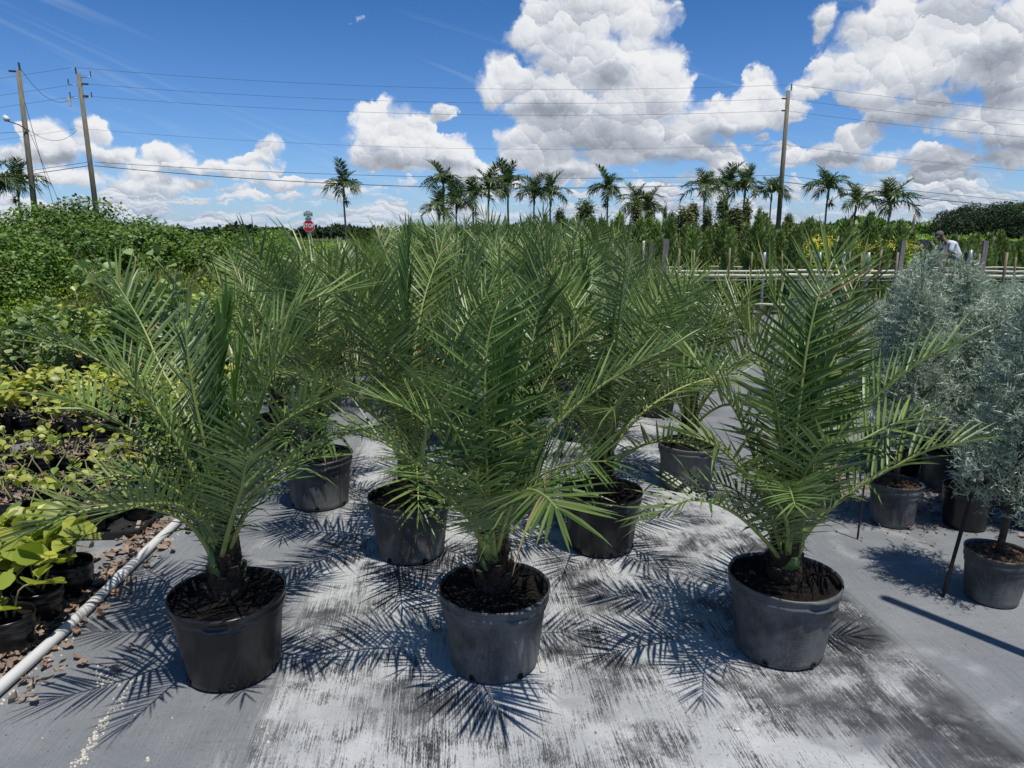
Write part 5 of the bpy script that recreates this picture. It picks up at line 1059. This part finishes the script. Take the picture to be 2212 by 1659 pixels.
def slab(pts, th, y0):
    n = len(pts); V = [[x, y0 - th, z] for x, z in pts] + [[x, y0, z] for x, z in pts]; mb = MB(); mb.add(V, [[j, (j + 1) % n, n + (j + 1) % n, n + j] for j in range(n)]); mb.F.append((np.arange(n)[None], 0, False)); mb.F.append((np.arange(n, 2 * n)[None, ::-1], 0, False)); return mb
zc = sc_[2]; mb = MB(); box(mb, (0, .03, zc / 2 + .25), (.03, .02, zc / 2 + .25)); mb.build('sign_post', M_HW, S_)
oct_ = lambda R_: [(R_ * math.sin(R(22.5 + 45 * k)), zc + R_ * math.cos(R(22.5 + 45 * k))) for k in range(8)]
f = slab(oct_(.415), .004, 0).build('sign_face', M_WHT, S_); slab(oct_(.385), .004, -.006).build('red_field', M_RED, f); text(f, 'STOP', .37, (0, -.012, zc), M_WHT, sx=.82)
def blade(w, h, z, lines, y=0.0):
    b = slab([(-w / 2, z - h / 2), (w / 2, z - h / 2), (w / 2, z + h * .3), (w * .3, z + h * .3), (w * .22, z + h / 2), (-w * .22, z + h / 2), (-w * .3, z + h * .3), (-w / 2, z + h * .3)], .004, y).build('street_name_blade', M_WHT, S_)
    m_ = .018; slab([(-w / 2 + m_, z - h / 2 + m_), (w / 2 - m_, z - h / 2 + m_), (w / 2 - m_, z + h * .3 - m_), (w * .3 - m_, z + h * .3 - m_), (w * .22 - m_, z + h / 2 - m_), (-w * .22 + m_, z + h / 2 - m_), (-w * .3 + m_, z + h * .3 - m_), (-w / 2 + m_, z + h * .3 - m_)], .004, y - .006).build('green_field', M_GRN, b)
    for s, sz, dx, dz in lines: text(b, s, sz, (dx, y - .012, z + dz), M_WHT)
blade(.62, .34, zc + .78, (('SW', .13, -.215, .02), ('184', .19, 0, .045), ('ST', .12, .225, .02), ('Eureka Dr', .105, 0, -.10)))
blade(.42, .25, zc + .50, (('SW', .10, -.13, .01), ('16', .14, 0.01, .02), ('AV', .07, .15, .01)))

# ------------------------------------------------------------------ fences and screens, far trees, person
M_MESH = bpy.data.materials.new('shade_mesh'); M_MESH.use_nodes = True; t = NT(M_MESH.node_tree); b_ = t.n['Principled BSDF']; co = t.add('ShaderNodeTexCoord').outputs['Object']; s = t.sep(co)
w1 = t.m('PINGPONG', t.m('MULTIPLY', t.m('ADD', s[0], s[2]), 11.0), 1.0); w2 = t.m('PINGPONG', t.m('MULTIPLY', t.m('SUBTRACT', s[0], s[2]), 11.0), 1.0); ln_ = t.m('MAXIMUM', t.m('GREATER_THAN', w1, .80), t.m('GREATER_THAN', w2, .80))
t.l.new(t.mix(ln_, t.mix(t.noise(co, 2.5, 4).outputs['Fac'], (.05, .052, .058), (.10, .10, .11)), (.17, .175, .18)), b_.inputs['Base Color']); b_.inputs['Roughness'].default_value = .8
def fence(x0, y0, x1, y1, h, lab, name='mesh_fence', nposts=7, mat=M_MESH, cat='fence', wav=.03):
    t = empty(name, (x0, y0, 0), math.atan2(y1 - y0, x1 - x0)); tag(t, lab, cat); L = math.hypot(x1 - x0, y1 - y0); mb = MB(); n = 60; rf = np.random.default_rng(8)
    xs = np.linspace(0, L, n + 1); zt = h - wav * np.abs(np.sin(xs / L * nposts * PI)) + rf.normal(0, .006, n + 1)
    V = np.concatenate([np.column_stack([xs, 0 * xs - .006, 0 * xs]), np.column_stack([xs, 0 * xs - .006, zt]), np.column_stack([xs, 0 * xs + .006, 0 * xs]), np.column_stack([xs, 0 * xs + .006, zt])]); m = n + 1
    F = []
    for i in range(n): F += [[i, i + 1, m + i + 1, m + i], [2 * m + i + 1, 2 * m + i, 3 * m + i, 3 * m + i + 1], [m + i, m + i + 1, 3 * m + i + 1, 3 * m + i]]
    mb.add(V, F); mb.build('mesh_panel', mat, t)
    for k in range(nposts + 1): pb = MB(); tube(pb, [[L * k / nposts, .05, 0], [L * k / nposts, .05, h + .08]], .045, n=8); pb.build('post', M_POST, t)
fence(*AT(1850,505,24)[:2], *AT(2420,505,20)[:2], 1.42, 'long grey mesh fence with wooden posts behind the bending person')
M_SCR = pmat('dark_screen', (.045, .030, .028), .95, (.09, .07, .055), 2.5)
fence(*AT(655,505,30)[:2], *AT(1010,505,34)[:2], .92, 'low dark screen fence below the stop sign', 'screen_fence', 5, M_SCR, wav=.05)
pv = MB(); box(pv, (0, 0, .85), (9.0, .10, .85)); w_ = pv.build('wooden_wall', M_POST, None, (-38.5, 39, 0)); tag(w_, 'grey wooden wall glimpsed behind the thicket at the far left', 'wall')
# clipped dark tree mass at the right: leafy lobes over a solid core
def tree_mass(seed, w, d_, h, n, leaf):
    r = np.random.default_rng(seed); mb = MB(); k = 190; cx = r.uniform(-w, w, k); cy = r.uniform(-d_, d_ * .6, k); cz = h * .80 * r.uniform(.15, 1.0, k) ** .5; prof = np.interp(cx, [-w, -w * .93, -w * .78, -w * .5, w], [.45, .70, .85, .97, 1.0]); cz = cz * prof; rr_ = r.uniform(.60, .85, k)
    wch = r.integers(0, k, n); o = norm(r.normal(0, 1, (n, 3))); P = np.stack([cx, cy, cz], 1)[wch] + o * rr_[wch][:, None] * (r.random(n)[:, None] ** .15); P = P[P[:, 2] > 0]; m = len(P); o = norm(r.normal(0, 1, (m, 3)) + [0, -.3, .5]); D_ = norm(np.cross(o, r.normal(0, 1, (m, 3)))); Wv = np.cross(D_, o); s = leaf * r.uniform(.6, 1.3, m)[:, None]
    V = np.stack([P, P + D_ * s * .45 + Wv * s * .3, P + D_ * s, P + D_ * s * .45 - Wv * s * .3], 1).reshape(-1, 3); mb.add(V, np.arange(len(V)).reshape(-1, 4)); return mb
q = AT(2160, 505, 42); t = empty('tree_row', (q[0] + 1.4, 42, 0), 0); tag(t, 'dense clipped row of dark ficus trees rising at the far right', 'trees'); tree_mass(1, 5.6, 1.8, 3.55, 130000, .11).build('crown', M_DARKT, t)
for k in range(8):
    tb = MB(); tube(tb, [[-5 + 1.45 * k, 0, 0], [-5 + 1.45 * k + .1, .1, 2.3]], [.13, .08], n=7); tb.build('trunk', M_TRK, t)
# far wood and field growth along the horizon
def far_wood(seed, az0, az1, Y, n, h0, h1, leaf, dy=8):
    r = np.random.default_rng(seed); mb = MB(); px = r.uniform(az0, az1, n); x = (px - 1106) / CF * Y; hh = h0 + (h1 - h0) * (.5 + .28 * np.sin(x * .31 + seed) + .22 * np.sin(x * .83 + 1) + .25 * np.sin(x * 2.3) * np.sin(x * .17)); z = hh * (.15 + r.random(n) ** .35 * .9)
    P = np.stack([x, Y + r.uniform(0, dy, n), z], 1); o = norm(r.normal(0, 1, (n, 3)) + [0, -.3, .6]); D_ = norm(np.cross(o, r.normal(0, 1, (n, 3)))); Wv = np.cross(D_, o); s = leaf * r.uniform(.5, 1.4, n)[:, None]
    V = np.stack([P, P + D_ * s * .45 + Wv * s * .35, P + D_ * s, P + D_ * s * .45 - Wv * s * .35], 1).reshape(-1, 3); mb.add(V, np.arange(len(V)).reshape(-1, 4)); return mb
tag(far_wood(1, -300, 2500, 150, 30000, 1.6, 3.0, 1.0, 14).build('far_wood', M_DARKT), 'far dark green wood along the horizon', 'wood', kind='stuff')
tag(far_wood(2, 1650, 2500, 75, 16000, 1.6, 2.9, .55, 8).build('far_wood', M_HEDGE), 'nearer dark green wood at the right below the far palms', 'wood', kind='stuff')
tag(far_wood(3, -200, 2500, 55, 26000, .5, 1.05, .28, 14).build('field_growth', M_HEDGEL), 'low green crop growing on the field before the wood', 'crop', kind='stuff')
tag(far_wood(4, 1950, 2500, 25.5, 5000, 1.2, 1.5, .14, .6).build('vine_growth', M_HEDGEL), 'green vines creeping along the top of the mesh fence', 'vines', kind='stuff')
# strappy plants among the rails at the right
GS = [grass_clump(20 + i, 90, 1.0, .8, .014).mesh('foliage', M_GRASS) for i in range(2)]
for i, (px, Y, sc) in enumerate(((2110,9.5,1.0),(2150,9.0,1.1),(2195,9.8,1.0),(1900,10.5,.95),(1870,10.2,.9),(1560,11,.7),(1500,10.5,.7),(1480,11.5,.75),(1620,11.2,.7))):
    t = empty('strappy_plant', ((px - 1106) / CF * Y, Y, 0), i, sc); tag(t, 'strap-leaved plant under the rails at the far right, behind the conifers' if px > 2000 else 'low strap-leaved plant below the white rails', 'plant', 'strap-leaved plants right' if px > 2000 else 'strap-leaved plants below the rails'); obj('foliage', GS[i % 2], t)

# person bending behind the posts: skinned figure, shirt, trousers, cap
def skin(name, verts, edges, radii, mat, parent, sub=2, root=0):
    me = bpy.data.meshes.new(name); me.from_pydata([tuple(v) for v in verts], edges, []); me.materials.append(mat); o = obj(name, me, parent); md = o.modifiers.new('skin', 'SKIN')
    for i, q in enumerate(radii): me.skin_vertices[0].data[i].radius = (q, q) if np.isscalar(q) else q
    for v in me.skin_vertices[0].data: v.use_root = False
    me.skin_vertices[0].data[root].use_root = True; md.use_smooth_shade = True; sb = o.modifiers.new('subsurf', 'SUBSURF'); sb.levels = sub; sb.render_levels = sub; return o
M_SKIN = pmat('skin', (.16, .08, .045), .55); M_SHIRT = pmat('shirt_white', (.60, .62, .68), .8, (.45, .48, .56), 9); M_JEAN = pmat('trousers', (.05, .06, .09), .9); M_CAP = pmat('cap_grey', (.10, .095, .09), .8)
pq = AT(2066, 505, 17.5)
PR = empty('person', (pq[0], 17.5, 0), R(0)); tag(PR, 'person in a white shirt and dark cap bending over the plants by the mesh fence', 'person')
hip = (0.12, 0, .93); V = [hip, (0.05, 0, 1.10), (-.08, 0, 1.28), (-.20, 0, 1.38), (-.27, 0, 1.43), (-.33, -.0, 1.50), (.12, -.10, .88), (.10, -.12, .50), (.16, -.12, .09), (.03, -.13, .04), (.12, .10, .88), (.16, .12, .50), (.24, .12, .09), (.11, .13, .04),
     (-.17, -.17, 1.35), (-.26, -.22, 1.08), (-.42, -.18, .90), (-.49, -.17, .86), (-.17, .17, 1.35), (-.24, .22, 1.08), (-.38, .16, .88), (-.45, .15, .83)]
E_ = [(0,1),(1,2),(2,3),(3,4),(4,5),(0,6),(6,7),(7,8),(8,9),(0,10),(10,11),(11,12),(12,13),(3,14),(14,15),(15,16),(16,17),(3,18),(18,19),(19,20),(20,21)]
fb = len(V); Rr_ = [.13,.13,.14,.12,.055,.06,.085,.06,.04,.035,.085,.06,.04,.035,.05,.038,.026,.03,.05,.038,.026,.03]
for (w, sg) in ((17, -1), (21, 1)):     # five fingers to each hand
    c = np.array(V[w])
    for k, (dx, dy, dz, L) in enumerate(((-.6,.6,-.2,.05),(-.8,.35,-.5,.075),(-.8,.12,-.6,.082),(-.8,-.12,-.6,.075),(-.75,-.35,-.55,.06))):
        d = norm(np.array([dx, dy * -sg, dz])); i = len(V); V.append(tuple(c + d * .035)); V.append(tuple(c + d * (.035 + L * .6))); V.append(tuple(c + d * (.035 + L * .9) + [0, 0, -.02])); E_ += [(w, i), (i, i + 1), (i + 1, i + 2)]; Rr_ += [.010, .009, .007]
skin('body', V, E_, Rr_, M_SKIN, PR)
mb = MB()   # head with face features, joined to the neck
q_ = np.linspace(0, PI, 11); hd = [(max(.001, .078 * math.sin(x) ** .8), -.115 * math.cos(x)) for x in q_]; lathe(mb, hd, 16); hv = mb.V[0]; hv[:, 1] *= .95; hv[:, 0] *= 1.12
fx = (hv[:, 0] < -.05) & (np.abs(hv[:, 1]) < .02); hv[fx & (np.abs(hv[:, 2] + .01) < .03), 0] -= .022; hv[(hv[:, 0] < -.04) & (hv[:, 2] > .005) & (hv[:, 2] < .04), 0] += .008
head = mb.build('head', M_SKIN, PR, (-.40, 0, 1.545)); head.rotation_euler = (0, R(-28), 0)
for sg in (-1, 1):
    eb = MB(); tube(eb, [[-.070, sg * .03 - .008, .012], [-.078, sg * .03, .014], [-.070, sg * .03 + .008, .012]], .007, n=6); eb.build('eye', pmat('eye_dark', (.02, .02, .02), .3) if sg < 0 else bpy.data.materials['eye_dark'], head)
    eb = MB(); tube(eb, [[0, sg * .072, -.03], [.008, sg * .084, 0], [0, sg * .076, .028]], [.007, .010, .008], n=6); eb.build('ear', M_SKIN, head)
eb = MB(); tube(eb, [[-.068, -.022, -.048], [-.078, 0, -.050], [-.068, .022, -.048]], .006, n=6); eb.build('mouth', pmat('lips', (.12, .04, .035), .5), head)
hb = MB(); lathe(hb, [(.001, .128), (.05, .118), (.080, .085), (.089, .045), (.090, .022), (.083, .02)], 18); hb.V[0][:, 0] *= 1.08; hb.V[0][:, 0] += .006
v = []; 
for k in range(9): a = R(115 + 130 * k / 8); v += [[math.cos(a) * .088, math.sin(a) * .085, .032], [math.cos(a) * .165, math.sin(a) * .10, .012], [math.cos(a) * .165, math.sin(a) * .10, .018], [math.cos(a) * .088, math.sin(a) * .085, .042]]
hb.add(v, [[4 * k + i, 4 * k + (i + 1) % 4, 4 * (k + 1) + (i + 1) % 4, 4 * (k + 1) + i] for k in range(8) for i in range(4)]); hb.build('cap', M_CAP, head)
V2 = [(.12,0,.90),(.04,0,1.12),(-.08,0,1.29),(-.19,0,1.375),(-.235,0,1.41),(-.17,-.17,1.35),(-.23,-.215,1.15),(-.17,.17,1.35),(-.21,.215,1.15)]
skin('shirt', V2, [(0,1),(1,2),(2,3),(3,4),(3,5),(5,6),(3,7),(7,8)], [(.165,.165),(.155,.155),(.165,.165),(.14,.14),.075,.07,.062,.07,.062], M_SHIRT, PR, 2, 1)
V3 = [(.12,0,.95),(.12,-.10,.86),(.10,-.12,.50),(.16,-.12,.14),(.12,.10,.86),(.16,.12,.50),(.24,.12,.14)]
skin('trousers', V3, [(0,1),(1,2),(2,3),(0,4),(4,5),(5,6)], [.155,.115,.085,.07,.115,.085,.07], M_JEAN, PR, 2, 0)
